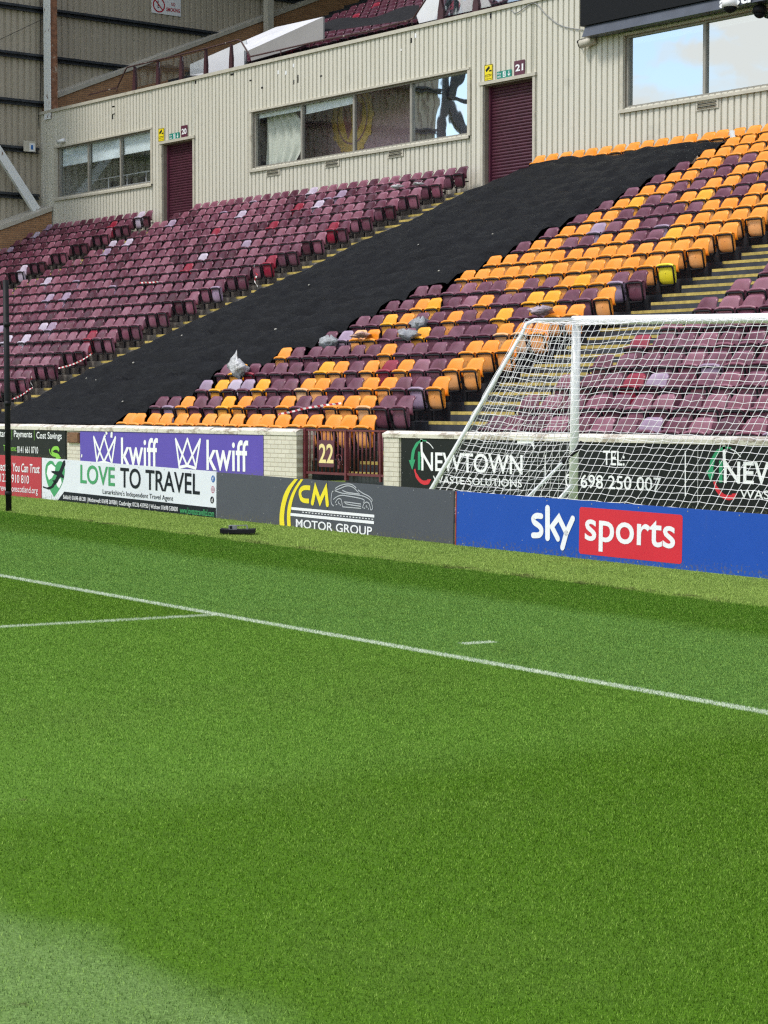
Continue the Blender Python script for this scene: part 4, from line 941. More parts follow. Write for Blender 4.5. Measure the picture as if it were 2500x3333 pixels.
# small cameras
def cam_unit(px, py, label, dome=False, col=None, sc=1.0, Y=None):
    p = at(px, py, (YF - .1) if Y is None else Y); o = empty('security_camera', tuple(p), label, 'camera', 'security cameras on the stand')
    if dome:
        b = MB(); b.tube([(0, 0, .14 * sc), (0, 0, .10 * sc), (0, 0, 0)], [.05 * sc, .12 * sc, .13 * sc], 14); b.box((-.05 * sc, 0, .05 * sc), (.05 * sc, .12, .14 * sc)); b.build('housing', col or M_white, o)
        b = MB(); b.tube([(0, 0, -.001), (0, 0, -.04 * sc), (0, 0, -.075 * sc), (0, 0, -.09 * sc)], [.10 * sc, .095 * sc, .06 * sc, .02 * sc], 14); b.build('dome', M_screen, o)
    else:
        b = MB(); b.tube([(-.13 * sc, -.10 * sc, -.02 * sc), (.13 * sc, .02, .03 * sc)], .07 * sc, 12); b.box((.06, .0, -.04), (.12, .09, .04)); b.build('housing', col or M_white, o)
        b = MB(); b.tube([(-.135 * sc, -.103 * sc, -.021 * sc), (-.15 * sc, -.11 * sc, -.024 * sc)], .055 * sc, 12); b.build('lens', M_screen, o)
    return o
cam_unit(203, 459.5, 'small white bullet camera above the far window corner'); cam_unit(*Z6(1345, 58), 'white dome camera hanging under the led screen lettering', True, sc=1.5, Y=YS - .1)
cam_unit(*Z6(1590, 108), 'black dome camera in front of the mirrored window', True, M_black, 1.3, YF - .2)
cam_unit(*Z6(180, 355), 'grey box camera on the cladding below the screen corner', False, M_trim, 1.5)
p = at(*Z6(120, 355), YF - .12); o = empty('cable_reel', tuple(p), 'tangle of black cable on the cladding below the screen corner', 'cable')
b = MB(); b.tube([(.16 * math.cos(a) * (1 + .2 * math.sin(3 * a)), -.03 * math.sin(5 * a), .12 * math.sin(a) * (1 + .3 * math.cos(2 * a))) for a in np.linspace(0, 12.4, 60)], .016, 6); b.build('cable_loops', M_black, o)
zc = zoomed(1600, 0, 1.843); b = MB(); b.tube([at(*zc(x, y), YF - .07) for x, y in [tuple(q_) for q_ in smooth([(120, 60), (150, 78), (230, 25), (270, 25), (330, 90), (420, 155), (550, 180)], 5)]], .012, 6)
tag(b.build('hanging_cable', M_metalgrey), 'thin grey cable hanging across the cladding to the screen', 'cable')
p = gab(98, 477, .35); b = MB(); b.box((p[0] - .02, p[1] - .25, p[2] - .18), (p[0], p[1] + .22, p[2] + .2)); b2 = b.build('notice_board', M_trim); tag(b2, 'small beige notice standing on a gable steel rail', 'sign')
b = MB(); b.box((p[0] + .001, p[1] - .03, p[2] - .16), (p[0] + .006, p[1] + .18, p[2] + .12)); b.box((p[0] + .0065, p[1] + .03, p[2] - .1), (p[0] + .01, p[1] + .12, p[2] + .06), 1); b.build('notice_sheet', [M_white, A_blueic], b2)
b = MB(); b.tube([gab(x / 3.95, y / 3.95, .12) for x, y in ((515, -40), (520, 300), (515, 700), (525, 1000), (515, 1300), (495, 1420), (500, 1650))], .012, 6); b.tube([gab(0, 128, .15), gab(150, 57, .25)], .009, 5)
tag(b.build('wall_cable', M_black), 'thin black cable running down the taupe gable cladding', 'cable')

# ------------------------------------------------------------------ seats
def seat_parts():
    back = MB(); nx, nz = 8, 7; hw = .222
    def bp(i, j, side):
        u = -1 + 2 * i / nx; v = j / nz
        x = u * hw; zt = .70 - .075 * max(0, -u - .45) ** 2 / .3 - .03 * max(0, u - .6) ** 2 / .16
        if abs(u) > .98: zt -= .02
        z = .37 + (zt - .37) * v
        y = -.018 - (.70 - z) * .07 - .050 * abs(u) ** 2.6 * (.35 + .65 * (1 - abs(2 * v - 1) ** 3)) + .012 * (v > .99)
        return (x, y + (.014 if side else 0), z - (.004 if side else 0))
    a = [bp(i, j, 0) for j in range(nz + 1) for i in range(nx + 1)]; c = [bp(i, j, 1) for j in range(nz + 1) for i in range(nx + 1)]
    n1 = nx + 1; off = len(a); fs = [(j * n1 + i, j * n1 + i + 1, (j + 1) * n1 + i + 1, (j + 1) * n1 + i) for j in range(nz) for i in range(nx)]
    fs2 = [tuple(off + k for k in f[::-1]) for f in fs]
    bd = [i for i in range(n1)] + [j * n1 + nx for j in range(1, nz + 1)] + [nz * n1 + i for i in range(nx - 1, -1, -1)] + [j * n1 for j in range(nz - 1, 0, -1)]
    rim = [(bd[k], off + bd[k], off + bd[(k + 1) % len(bd)], bd[(k + 1) % len(bd)]) for k in range(len(bd))]
    back.add(a + c, fs + fs2 + rim, 0, True)
    # folded-up pan: underside panel with a rolled lip at the top
    pan = MB(); prof = [(-.105, .150), (-.122, .156), (-.150, .215), (-.172, .30), (-.186, .40), (-.190, .474), (-.214, .486), (-.222, .504), (-.214, .522), (-.190, .528), (-.145, .510), (-.128, .40), (-.10, .25), (-.085, .165)]
    wz = lambda z, y: (.155 + .035 * min(1, (z - .15) / .04)) if z < .478 else .212
    us = [-1, -.9, -.5, 0, .5, .9, 1]; k = len(prof)
    vs = []
    for u in us:
        for (y, z) in prof:
            dz = -.030 * max(0, abs(u) - .72) / .28 if z > .478 else .012 * (abs(u) > .95) * (1 if z < .2 else 0)
            vs.append((u * wz(z, y), y + .02 * abs(u) ** 3, z + dz))
    fs = [(i * k + j, (i + 1) * k + j, (i + 1) * k + (j + 1) % k, i * k + (j + 1) % k) for i in range(len(us) - 1) for j in range(k)]
    nf0 = len(fs); pan.add(vs, [f[::-1] for f in fs] + [tuple(range(k)), tuple((len(us) - 1) * k + j for j in range(k))[::-1]], 0, True)
    for i_ in range(nf0):
        if i_ % k in (0, 1, 2, 3, 4): pan.m[i_] = 1            # underside of the folded pan
    pan.box((-.010, -.188, .345), (.010, -.176, .365), 1)
    fr = MB()
    fr.tube([(-.150, -.118, .128), (-.192, -.128, .150), (-.206, -.175, .30), (-.206, -.203, .440), (-.186, -.216, .464), (.186, -.216, .464), (.206, -.203, .440), (.206, -.175, .30), (.192, -.128, .150), (.150, -.118, .128)], .0175, 5, closed=True)
    fr.box((-.262, -.055, 0), (-.238, -.02, .46)); fr.box((-.262, -.17, .27), (-.238, -.02, .31)); fr.box((-.245, -.04, .27), (.245, -.015, .30))
    for m_ in (back, pan, fr): m_.v = [(x, y, z + .055 if z > .001 else z) for x, y, z in m_.v]
    return back, pan, fr
SB, SP, SF = seat_parts()
def mesh_of(mb_, name, m):
    me = bpy.data.meshes.new(name); me.from_pydata(mb_.v, [], mb_.f); [me.materials.append(m) for _ in range(max(mb_.m) + 1)]; me.polygons.foreach_set('material_index', mb_.m); me.polygons.foreach_set('use_smooth', mb_.sm); me.update(); return me
ME_B, ME_P, ME_F = mesh_of(SB, 'backrest', SEATM['M']), mesh_of(SP, 'seat_pan', SEATM['M']), mesh_of(SF, 'frame', M_black)
ORD = 'zeroth first second third fourth fifth sixth seventh eighth ninth tenth eleventh twelfth thirteenth fourteenth fifteenth sixteenth seventeenth eighteenth nineteenth twentieth twenty-first twenty-second twenty-third twenty-fourth twenty-fifth twenty-sixth twenty-seventh twenty-eighth twenty-ninth thirtieth'.split()
CN = {'M': 'maroon', 'D': 'dark maroon', 'P': 'faded pinkish maroon', 'R': 'bright red', 'L': 'faded lilac', 'W': 'bleached white-lilac', 'O': 'orange', 'Q': 'pale orange', 'Y': 'amber', 'Z': 'yellow'}
# centre block, each row written from the netting to the stairs: back colour, capital letters as SEATM; a pan of another colour follows in brackets
ROWS = {1: 'OOOOOOOOOOOOOOOOO', 2: 'MM[L]OMMYOMMOMMOOO[Q]MM', 3: 'L[M]YW[D]L[M]YMMO[Q]OMMOOMM[L]O', 4: 'MYM[R]MMMMYOMOROPMOO', 5: 'OMMMMMMOMMMMOOO', 6: 'ML[L]Q[O]OMMYMMMMO[Q]O[Q]O', 7: 'MMYOMMOMMYMMOO',
        8: 'MMOYMPOMMYYMMO', 9: 'MMMP[P]MMOMMOYOM[L]M', 10: 'OOOOOYOOOOOOO[Z]', 11: 'OOOOOOOOOOOOO', 12: 'MOOMMOOMMYOOO', 13: 'MOOLMOMM[L]OOOOO', 14: 'MOOMMMMMOOOOO', 15: 'MOYMMOYMMOOOO', 16: 'MOOMMOOMMOOOO', 17: 'MOOMMOOMMOOOO', 18: 'MOOMMOOMMOOOO', 19: 'OOOOOOOOOOOOO', 20: 'OOOOOOOOOOOOO'}
def parse(s_):
    out = []; i = 0
    while i < len(s_):
        c = s_[i]; p = c
        if i + 1 < len(s_) and s_[i + 1] == '[': p = s_[i + 2]; i += 3
        out.append((c, p)); i += 1
    return out
seats = []                                          # (x, y, z, back, pan, block, row, index from the stairs, from the other end)
for n in range(1, 21):
    cs = parse(ROWS[n]); m_ = len(cs)
    for j, (c, p) in enumerate(cs): seats.append((XA - .225 - .5 * (m_ - 1 - j), ry(n), fl(n), c, p, 'centre', n, m_ - j, j + 1))
for k in range(28): seats.append((XT - .225 + .5 * k, ry(21), fl(21), 'O', 'O', 'centre', 21, 28 - k, k + 1))
rs = random.Random(11)
def pick(pl, base='M'):
    r_ = rs.random(); acc = 0
    for c, p in pl:
        acc += p
        if r_ < acc: return c
    return base
GM = [('L', .045), ('W', .0), ('P', .34), ('R', .05), ('D', .10)]
for n in range(1, 12):
    for j in range(24): c = pick(GM); seats.append((XE_L + .275 + .5 * j, ry(n), fl(n), c, c if rs.random() < .75 else pick([('D', .4), ('L', .08), ('P', .3)]), 'goal', n, j + 1, 0))
LM = [('L', .030), ('W', .05), ('P', .36), ('R', .014), ('D', .16)]; rs = random.Random(41)
for n in range(1, 22):
    for j in range(28): c = pick(LM); seats.append((XB - .225 - .5 * j, ry(n), fl(n), c, c if rs.random() < .7 else pick([('D', .4), ('L', .05), ('P', .3)]), 'left', n, j + 1, 0))
for n in range(9, 22):
    for j in range(16):
        x = XCR - .225 - .5 * j
        if x - .3 < gable_x(ry(n), .98): continue
        c = pick([('W', .06), ('L', .04), ('P', .15), ('R', .035), ('D', .25)]); seats.append((x, ry(n), fl(n), c, c if rs.random() < .7 else 'D', 'far', n, j + 1, 0))
for n in range(0, 12):                               # upper tier
    for j in range(80):
        x = -64.6 + .5 * j
        c = pick([('R', .05), ('D', .90)], 'D'); seats.append((x, UY + n * UT, UZ + n * UR, c, c, 'upper', n, j + 1, 0))  # mostly dark maroon: shade under the roof put into the colour
LO = random.Random(3)
def score(s_):
    x, y, z_ = project((s_[0], s_[1] - .15, s_[2] + .45)); inside = -20 < x < 2520 and -20 < y < 1420 and s_[5] != 'upper'
    return (0 if inside else 1, z_)
seats.sort(key=score)
ndet = 300
rowname = lambda n: ORD[n] + ' row'
for i, (x, y, z, cb, cp_, blk, n, js, jo) in enumerate(seats[:ndet]):
    col = CN[cb] if cb == cp_ else f'{CN[cb]} seat with {CN[cp_]} pan'
    head = f'{CN[cb]} seat' if cb == cp_ else f'{CN[cb]} seat with {CN[cp_]} pan'
    if blk == 'centre' and n == 21: lab = f'{head} against the cladding, {ORD[jo]} from shutter 21'
    elif blk == 'centre': lab = f'{head}, {rowname(n)} beside the netting, {ORD[jo]} from it'
    elif blk == 'goal': lab = f'{head} behind goal, {rowname(n)} up, {ORD[js]} from stairs'
    else: lab = f'{head} left of netting, {rowname(n)} up, {ORD[js]} from stairs'
    root = empty('stadium_seat', (x, y, z), lab, 'seat', 'tip-up plastic seats of the stand')
    root.rotation_euler = (LO.gauss(0, .012), LO.gauss(0, .008), LO.gauss(0, .012))
    for me, nm, mm, dy in ((ME_B, 'backrest', SEATM[cb], 0), (ME_P, 'seat_pan', SEATM[cp_], 1), (ME_F, 'frame', M_black, 0)):
        o = bpy.data.objects.new(nm, me); COL.objects.link(o); o.parent = root
        if nm != 'frame':
            o.material_slots[0].link = 'OBJECT'; o.material_slots[0].material = mm
            if nm == 'seat_pan': o.material_slots[1].link = 'OBJECT'; o.material_slots[1].material = UNDER.get(cp_, mm)
        if nm == 'seat_pan': o.rotation_euler = (LO.gauss(0, .025), 0, 0)
        if nm == 'backrest': o.rotation_euler = (LO.gauss(-.01, .03), LO.gauss(0, .012), 0)
keys = list(SEATM); mats = [SEATM[k] for k in keys] + [M_black] + list(UNDER.values()); ukeys = list(UNDER)
av = [np.array(m_.v) for m_ in (SB, SP, SF)]; rest = seats[ndet:]
cv, cf, cm, cs_ = [], [], [], []; base = 0
for (x, y, z, cb, cp_, blk, n, js, jo) in rest:
    if blk == 'upper' and x > -30: continue
    for a, m_, mi in zip(av, (SB, SP, SF), (keys.index(cb), keys.index(cp_), len(keys))):
        tilt = LO.gauss(0, .03); p = a.copy(); p[:, 1] += (a[:, 2] - .4) * tilt * (mi < len(keys)); p[:, 0] += (a[:, 2] - .4) * LO.gauss(0, .015)
        cv.append(p + (x, y, z)); cf.extend([tuple(i + base for i in f) for f in m_.f]); cm.extend([mi if not q_ else (len(keys) + 1 + ukeys.index(cp_) if cp_ in ukeys else mi) for q_ in m_.m]); cs_.extend(m_.sm); base += len(a)
me = bpy.data.meshes.new('distant_seats'); me.from_pydata(np.concatenate(cv).tolist(), [], cf)
for m_ in mats: me.materials.append(m_)
me.polygons.foreach_set('material_index', cm); me.polygons.foreach_set('use_smooth', cs_); me.update()
o = bpy.data.objects.new('distant_seats', me); COL.objects.link(o); tag(o, 'far rows of faded maroon tip-up seats with lilac ones among them', 'seat', kind='stuff')

# ------------------------------------------------------------------ black netting laid over the seats and stairs
def net_cloth():
    def m_():
        m, t, b = nodes_of('black_netting'); n = noise(t, 2.5, 6, .65, stretch=(1, 3, 3)); n2 = noise(t, 60, 2, .5)
        c = mixc(t, ramp(t, n, .4, .75), (.005, .0055, .0068), (.012, .013, .0145)); c = mixc(t, ramp(t, n2, .74, .78), c, (.10, .095, .08))
        L(t, c, b.inputs['Base Color']); b.inputs['Roughness'].default_value = .6; b.inputs['Specular IOR Level'].default_value = .10
        n3 = noise(t, 5, 7, .7, stretch=(1.0, 2.2, 2.2)); bump(t, b, n3, .8, .07); return m
    nv, nu = 460, 200; b = MB()
    rows, xr_ = [], []
    for n_ in range(1, 21):
        xl_ = XA - .5 * len(parse(ROWS[n_])) - .03; rows += [n_ - .55, n_ + .15]; xr_ += [xl_, xl_]
    vs = []; rr = np.random.default_rng(5)
    ph = rr.uniform(0, 6, 12)
    for i in range(nv + 1):
        v = i / nv; y = 20.42 + (35.98 - 20.42) * v; n = (y - Y1) / T + 1
        xr0 = np.interp(n, rows, xr_) + .02 * math.sin(n * 3.1 + 1); xl0 = -45.12 - .28 * max(0, .35 - v) / .35 + .05 * math.sin(n * 1.9) + .03 * math.sin(n * 5.1)
        for j in range(nu + 1):
            u = j / nu; x = xl0 + (xr0 - xl0) * u
            zs = fl(1) + (y - (ry(1) + .27 - .375)) / T * RISE + RISE / 2 + .02
            zt = BT1 + (y - Y1) / T * RISE + .03
            zt -= (.10 + .17 * max(0, 1 - n / 13)) * (1 - abs(math.cos((n - .08 + .05 * math.sin(x * .9)) * math.pi)) ** .7) * (1 if n > .8 else .6) * min(1, max(0, (x + 43.2) / 1.4)) + .06 * max(0, 1 - max(0, x + 43.2) / 1.4)
            zt += .012 * math.sin((x - XA + .225) * 2 * math.pi / .5) * (.5 + .5 * math.cos(n * 2 * math.pi))
            s_ = min(1, max(0, (x + 43.95) / .95)); s_ = s_ * s_ * (3 - 2 * s_); z = zs * (1 - s_) + zt * s_
            fr_ = n + .06 * math.sin(x * 1.1) + .05 * math.sin(x * 2.9 + 1) - math.floor(n + .06 * math.sin(x * 1.1) + .05 * math.sin(x * 2.9 + 1)); z += .035 * math.exp(-((fr_ - .82) / .08) ** 2) * s_ * (.4 + .6 * max(0, 1 - n / 18))
            z += .034 * math.sin(x * 1.7 + y * 1.1 + ph[0]) * math.sin(y * .8 + ph[3]) + .022 * math.sin(x * 4.3 - y * 2.3 + ph[1] + 1.5 * math.sin(x * .7)) + .012 * math.sin(x * 9.7 + y * 7.1 + ph[2])
            d = (x - (-41.3 + .12 * math.sin(y * .9))); z += .10 * (1 if 0 < d < .5 else 0) * (1 - d / .5) - .03 * math.exp(-((d + .06) / .05) ** 2)   # rolled seam
            d = (x - (-38.9 + .2 * math.sin(y * .6 + 2))) ; z += (.07 * (1 if 0 < d < .4 else 0) * (1 - d / .4) - .02 * math.exp(-((d + .05) / .04) ** 2)) * (v < .75)
            if u > .96: z -= (u - .96) / .04 * .10
            if v > .955: z -= (v - .955) / .045 * .22
            if n < .9: z = min(z, zt) if n > .5 else max(1.165 + .02, min(z, zt + .05))
            vs.append((x, y, z))
    k = nu + 1; b.add(vs, [(i * k + j, i * k + j + 1, (i + 1) * k + j + 1, (i + 1) * k + j) for i in range(nv) for j in range(nu)], 0, True)
    cov = b.build('netting_cover', m_())
    for xs_, amp, i0, i1 in ():
        pts = []
        for i in range(i0, i1, 2):
            y = vs[i * k][1]; tx = xs_ + amp * math.sin(y * .9) + .04 * math.sin(y * 4.1); j = min(range(k), key=lambda q_: abs(vs[i * k + q_][0] - tx)); p = vs[i * k + j]; pts.append((tx, p[1] - .012, p[2] + .012))
        sb = MB(); sb.tube(pts, .014, 5); sb.build('seam', plain('black_seam', (.028, .029, .032), .7, .2, spec=.2), cov)
    fk = MB(); fr_ = random.Random(8)
    for _ in range(12):
        i = fr_.randrange(20, nv - 10); j = fr_.randrange(int(nu * .3), nu - 4); p = vs[i * k + j]; r_ = fr_.uniform(.008, .022)
        fk.tube([(p[0], p[1] - .01, p[2] + .005), (p[0] + r_ * 2.2, p[1] - .012, p[2] + .012)], r_, 6)
    fk.build('flecks', plain('pale_flecks', (.45, .43, .38), .8, .2), cov)
    return tag(cov, 'long black netting sheet draped over seats and stairs between two blocks', 'netting')
net_cloth()
b = MB(); b.add([], []); nx = 40; vs = []                 # black sheet along the front of the upper seats
for j in range(nx + 1):
    u = j / nx; pt = np.array(ZQ(-560 + u * 1170, 285 - u * 210 - 30 * math.sin(u * 9))); pb_ = np.array(ZQ(-700 + u * 1290, 405 - u * 180))
    for pz, Yq in ((pt, YF + 2.3), (pt * .5 + pb_ * .5, YF + 1.5 + .1 * math.sin(u * 23)), (pb_, YF + .9)): vs.append(at(*pz, Yq))
b.add(vs, [(j * 3 + i, (j + 1) * 3 + i, (j + 1) * 3 + i + 1, j * 3 + i + 1) for j in range(nx) for i in range(2)], 0, True)
tag(b.build('netting_cover', M_rubber), 'black sheet slung along the front of the upper tier seats', 'netting')
p = at(2380, 436, ry(21) - .3); b = MB(); vs = []
for i in range(5):
    for j in range(5): vs.append((p[0] - .05 + .045 * i, p[1] + .02 * math.sin(i * 2 + j), p[2] - .11 + .045 * j + .01 * math.sin(i)))
b.add(vs, [(i * 5 + j, (i + 1) * 5 + j, (i + 1) * 5 + j + 1, i * 5 + j + 1) for i in range(4) for j in range(4)], 0, True); tag(b.build('paper_sheet', M_white), 'white paper stuck at the top corner of the black netting', 'paper')

# ------------------------------------------------------------------ portable goal behind the boards
gp = at(1868, 1028, 19.1); GXP = gp[0]; gzb = gz(GXP, 19.1); GH = gp[2] - .0 - gzb
goal = empty('football_goal', (GXP, 19.1, gzb), 'white football goal with its net facing the pitch, behind the blue board', 'goal'); goal.rotation_euler = (0, math.atan(-GX) + .006, 0)
GW = 7.44; D1 = .86; D2 = 2.55
b = MB(); b.tube([(0, 0, 0), (0, 0, GH - .06)], .06, 16); b.build('post', M_goal, goal)
b = MB(); b.tube([(GW, 0, 0), (GW, 0, GH - .06)], .06, 16); b.build('post', M_goal, goal)
b = MB(); b.tube([(-.06, 0, GH - .06), (GW + .06, 0, GH - .06)], .06, 16); b.build('crossbar', M_goal, goal)
for x in (0, GW):
    b = MB(); b.tube([tuple(q_) for q_ in [(x, -.02, GH - .05), (x, -D1 + .14, GH - .075), (x, -D1, GH - .13), (x, -D1 - .08, GH - .27), (x, -D2, .06)]], .026, 10); b.tube([(x, -.05, .04), (x, -D2, .04)], .03, 10); b.build('side_frame', M_goal, goal)
b = MB(); b.tube([(0, -D2, .05), (GW, -D2, .05)], .03, 10); b.build('ground_bar', M_goal, goal)
b = MB(); b.bar((.05, -1.0, .05), (.05, -.25, .62), .03, .03); b.bar((-.02, -.35, .03), (.02, -.05, .32), .04, .04); b.build('wheel_lever', M_goal, goal)
b = MB(); b.tube([(.05, -.25, .62), (.06, -.15, .70), (.07, -.02, .78), (.08, .06, .90)], .025, 8); b.build('lever_grip', M_black, goal)
nb = MB(); gr = random.Random(9); rad = .0038
def strand(pts): nb.tube(pts, rad, 3)
c_ = .097; nxn = int(GW / .124); prof = [(-.02, GH - .02)]
def backp(s_):                                          # along the net from crossbar over the roof and down the back
    L1, L2 = D1, math.hypot(D2 - D1, GH)
    if s_ < L1: return (-s_, GH - .03 - .05 * (s_ / L1) - .035 * math.sin(math.pi * s_ / L1))
    f_ = (s_ - L1) / L2; sag = .10 * math.sin(math.pi * min(1, f_)) ; return (-D1 - (D2 - D1) * f_ + sag * .9, GH - .08 - (GH - .12) * f_)
LT = D1 + math.hypot(D2 - D1, GH); ns = int(LT / c_)
grid = {}
for i in range(nxn + 1):
    for j in range(ns + 1):
        y, z = backp(j * LT / ns); x = i * GW / nxn
        skew = .34 * math.exp(-x / 1.1) * math.sin(math.pi * min(1, j / ns)) 
        dr = (.05 * math.sin(x * 2.2) + .03 * math.sin(x * 5 + j)) * math.sin(math.pi * j / ns)
        grid[i, j] = (x + .18 * (j / ns) * (1 - x / GW) * (x / GW) * 2 + gr.gauss(0, .005), y + gr.gauss(0, .005) + dr * .5, z - .07 * math.sin(math.pi * min(1, x / 2.2)) * math.sin(math.pi * j / ns) + gr.gauss(0, .006))
for i in range(nxn + 1): strand([grid[i, j] for j in range(ns + 1)])
for j in range(ns + 1): strand([grid[i, j] for i in range(nxn + 1)])
for x in (0, GW):                                       # side nets
    nd, nh = 18, 20; sg = {}
    for i in range(nd + 1):
        for j in range(nh + 1):
            v = j / nh; dmax = D1 + (D2 - D1) * (1 - v) if v < .97 else D1; sg[i, j] = (x + .06 * math.sin(math.pi * i / nd) * math.sin(math.pi * v) * (1 if x else -1) + gr.gauss(0, .006), -dmax * i / nd + gr.gauss(0, .008), .04 + (GH - .10) * v + gr.gauss(0, .008) - .05 * math.sin(math.pi * i / nd) * v)
    for i in range(nd + 1): strand([sg[i, j] for j in range(nh + 1)])
    for j in range(nh + 1): strand([sg[i, j] for i in range(nd + 1)])
for k in range(int(GW / .11)): x = k * .11 + .02; strand([(x, -.05, GH - .03), (x + .03, -.075, GH - .08), (x + .05, -.045, GH - .135), (x + .09, -.06, GH - .06)])
for k in range(22): z = .1 + k * .105; strand([(-.055, -.05, z), (-.07, 0, z + .02), (-.05, .05, z + .03)])
nb.build('net', M_cord, goal)

# ------------------------------------------------------------------ black pole and block on the verge
p = ground_at(28.6, 1665); ht = at(25, 911, p[1])[2] - p[2]
o = empty('net_pole', tuple(p), 'tall black metal pole standing on the grass verge at the far end', 'pole')
b = MB(); b.tube([(0, 0, -.02), (-.030, 0, ht)], .036, 14); b.build('shaft', M_black, o)
b = MB()
for zz in (.07 * ht, .46 * ht, .80 * ht): b.tube([(0, 0, zz), (0, 0, zz + .05)], .038, 12); b.box((-.075, -.015, zz), (-.03, .015, zz + .05))
b.tube([(-.06, 0, .25 * ht), (-.065, 0, .33 * ht)], .012, 6); b.tube([(-.06, 0, .40 * ht), (-.05, 0, .43 * ht)], .016, 6); b.build('bracket', M_black, o)
b = MB(); b.tube([(0, 0, 0), (0, 0, .16)], .033, 14); b.build('base_sleeve', M_rubber, o)
p = ground_at(774, 1741); sc = float((p - CAM) @ FWD) / 7171.
p = p + np.array((0, 0, .018)); o = empty('floor_plate', tuple(p), 'low black rubber plate with a grey bracket lying on the verge', 'ground plate')
ang = math.atan2(RGT[1], RGT[0]); o.rotation_euler = (0, 0, ang); hw = 56 * sc; u_ = sc / 6.38
b = MB(); k = 24
b.prism([(-hw, 0.003), (hw, 0.003), (hw, 14 * sc), (hw * .75, 13 * sc), (hw * .2, 12 * sc), (-hw * .3, 12.5 * sc), (-hw * .7, 13 * sc), (-hw, 15 * sc)], -.10, .16); b.build('rubber_base', M_rubber, o)
b = MB(); z0 = 12 * sc; b.box((-hw * .52, -.03, z0), (-hw * .05, .05, z0 + 14 * sc)); b.bar((-hw * .05, 0, z0 + 13 * sc), (hw * .55, 0, z0 + 14 * sc), .012, .010); b.bar((hw * .53, 0, z0 + 14 * sc), (hw * .56, 0, z0 - .01), .014, .016, (0, 1, 0)); b.build('bracket', M_metalgrey, o)
b = MB(); b.box((-hw * .46, -.034, z0 + .01), (-hw * .32, -.031, z0 + 12 * sc)); b.build('slot', M_black, o)

# ------------------------------------------------------------------ litter: bags, cloths and barrier tape on the seats
def film(name, col, alpha=.35):
    m, t, b = nodes_of(name); n = noise(t, 18, 5, .7); b.inputs['Base Color'].default_value = (*col, 1); b.inputs['Roughness'].default_value = .3
    L(t, mixc(t, ramp(t, n, .4, .7), tuple(c * .55 for c in col), col), b.inputs['Base Color']); bump(t, b, n, .7, .03); b.inputs['Alpha'].default_value = 1 - alpha; return m
F_white = film('white_plastic_film', (.80, .81, .83), .1); F_grey = film('grey_plastic_film', (.50, .53, .56), .2); F_pink = film('pink_film', (.80, .52, .46), .1); F_mix = film('lilac_film', (.62, .50, .58), .1)
def crumple(px, py, Y, wx, wz_, m, label, seed, tall=None):
    p = at(px, py, Y); rr = random.Random(seed); k = float((p - CAM) @ FWD) / 7171.; nu_, nv_ = 14, 12; b = MB(); vs = []
    phs = [rr.uniform(0, 6.28) for _ in range(8)]
    for i in range(nu_):
        for j in range(nv_ + 1):
            a = 2 * math.pi * i / nu_; v = j / nv_; r_ = math.sin(math.pi * min(.97, max(.03, v))) ** .7
            r_ *= 1 + .32 * math.sin(3 * a + phs[0] + 4 * v) + .22 * math.sin(5 * a + phs[1] - 6 * v) + .15 * rr.uniform(-1, 1)
            z = (v - .5) * wz_ * k + (0 if not tall else tall * max(0, math.cos(a + 2.4)) * v ** 3 * wz_ * k)
            vs.append((p[0] + math.cos(a) * r_ * wx * k * .62 + .25 * wx * k * (v - .5) * math.sin(phs[2]), p[1] + math.sin(a) * r_ * .16, p[2] + z + .1 * wz_ * k * math.sin(2 * a + phs[3])))
    k2 = nv_ + 1; b.add(vs, [(i * k2 + j, ((i + 1) % nu_) * k2 + j, ((i + 1) % nu_) * k2 + j + 1, i * k2 + j + 1) for i in range(nu_) for j in range(nv_)], 0, True)
    return tag(b.build('plastic_bag', m), label, 'plastic bag', 'plastic bags and wrappers left on the seats')
zl = zoomed(640, 1080, 2.963)
crumple(*zl(412, 355), ry(4) - .25, 54, 58, F_white, 'white plastic bag with a raised corner at the netting edge, lowest bag', 1, .6)
crumple(*zl(1280, 105), ry(6) - .3, 54, 46, F_grey, 'grey and black plastic bag halfway up the netting edge', 2)
crumple(*zl(1590, 30), ry(6) - .25, 56, 20, F_pink, 'pinkish flat wrapper over an orange seat back', 3)
zl = zoomed(1150, 1000, 4.1475); crumple(*zl(905, 230), ry(7) - .28, 52, 46, F_grey, 'upper half of a grey plastic sheet, over orange seat', 4); crumple(*zl(730, 370), ry(6) - .3, 60, 36, F_grey, 'lower half of a grey plastic sheet with trailing end', 5)
zl = zoomed(1450, 700, 4.1475); crumple(*zl(1290, 1290), ry(7) - .28, 66, 32, F_mix, 'lilac and pink wrapper on a seat just above the goal', 6)
zl = zoomed(1150, 520, 3.687); crumple(*zl(520, 325), ry(20) - .25, 26, 16, F_white, 'white paper bundle on a maroon seat near shutter 21', 7); crumple(*zl(780, 290), ry(20) - .2, 18, 10, F_white, 'small white paper on the second highest row near shutter 21', 8)
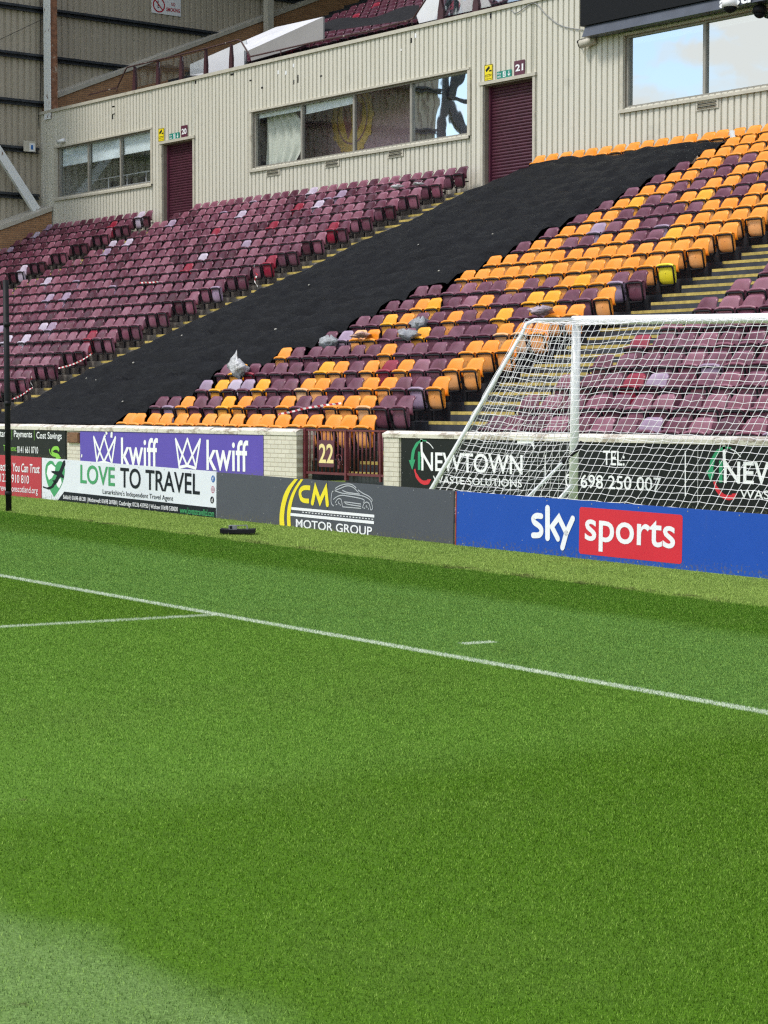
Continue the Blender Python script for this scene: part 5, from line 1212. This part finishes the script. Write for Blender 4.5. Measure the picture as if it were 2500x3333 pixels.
def tape_mat():
    m, t, b = nodes_of('barrier_tape'); a = N(t, 'TexCoord'); w_ = N(t, 'TexWave'); w_.wave_type = 'BANDS'; w_.bands_direction = 'DIAGONAL'; w_.inputs['Scale'].default_value = 3.2; L(t, a.outputs['Object'], w_.inputs['Vector'])
    L(t, mixc(t, ramp(t, w_.outputs['Fac'], .48, .52), (.75, .72, .70), (.50, .02, .04)), b.inputs['Base Color']); b.inputs['Roughness'].default_value = .35; return m
M_tape = tape_mat()
def tape(pts, label, wd=.036):
    b = MB(); P = [np.array(p, float) for p in pts]; vs = []
    for i, p in enumerate(P): tw = .5 * math.sin(i * 1.3); vs += [tuple(p + (0, -.5 * wd * math.sin(tw), -.5 * wd * math.cos(tw))), tuple(p + (0, .5 * wd * math.sin(tw), .5 * wd * math.cos(tw)))]
    b.add(vs, [(2 * i, 2 * i + 2, 2 * i + 3, 2 * i + 1) for i in range(len(P) - 1)], 0, True); return tag(b.build('barrier_tape', M_tape), label, 'barrier tape', 'red and white barrier tape on the seats')
zt_ = zoomed(800, 1100, 4.1475); tape([at(*zt_(x, y), ry(2) - .32) for x, y in smooth([(440, 1030), (540, 1012), (640, 990), (780, 955), (920, 930), (1080, 905), (1200, 892), (1290, 880)], 3)], 'red and white tape across the orange seats behind gate 22')
zt_ = zoomed(0, 950, 4.1475); tape([at(*zt_(x, y), ry(4) - .5) for x, y in smooth([(160, 1448), (240, 1420), (320, 1375), (390, 1320), (445, 1285), (415, 1220), (430, 1140)], 3)], 'red and white tape by the lowest visible stairs near the black pole')
tape([at(*zt_(x, y), ry(5) - .45) for x, y in smooth([(790, 1030), (880, 1008), (960, 985), (1080, 935), (1180, 875), (1245, 830)], 3)], 'red and white tape slanting across two lower maroon row ends')
zt_ = zoomed(350, 640, 3.687); tape([at(*zt_(x, y), ry(12) - .35) for x, y in smooth([(385, 1035), (450, 1030), (520, 1030), (610, 1020)], 3)], 'short red and white tape in the middle of the maroon block', .04)
zt_ = zoomed(750, 640, 3.687); tape([at(*zt_(x, y), ry(12) - .45) for x, y in smooth([(285, 800), (290, 900), (325, 945), (290, 985), (300, 1030), (325, 1080)], 3)], 'tangled red and white tape at a maroon row end', .05)
print('seats', len(seats))
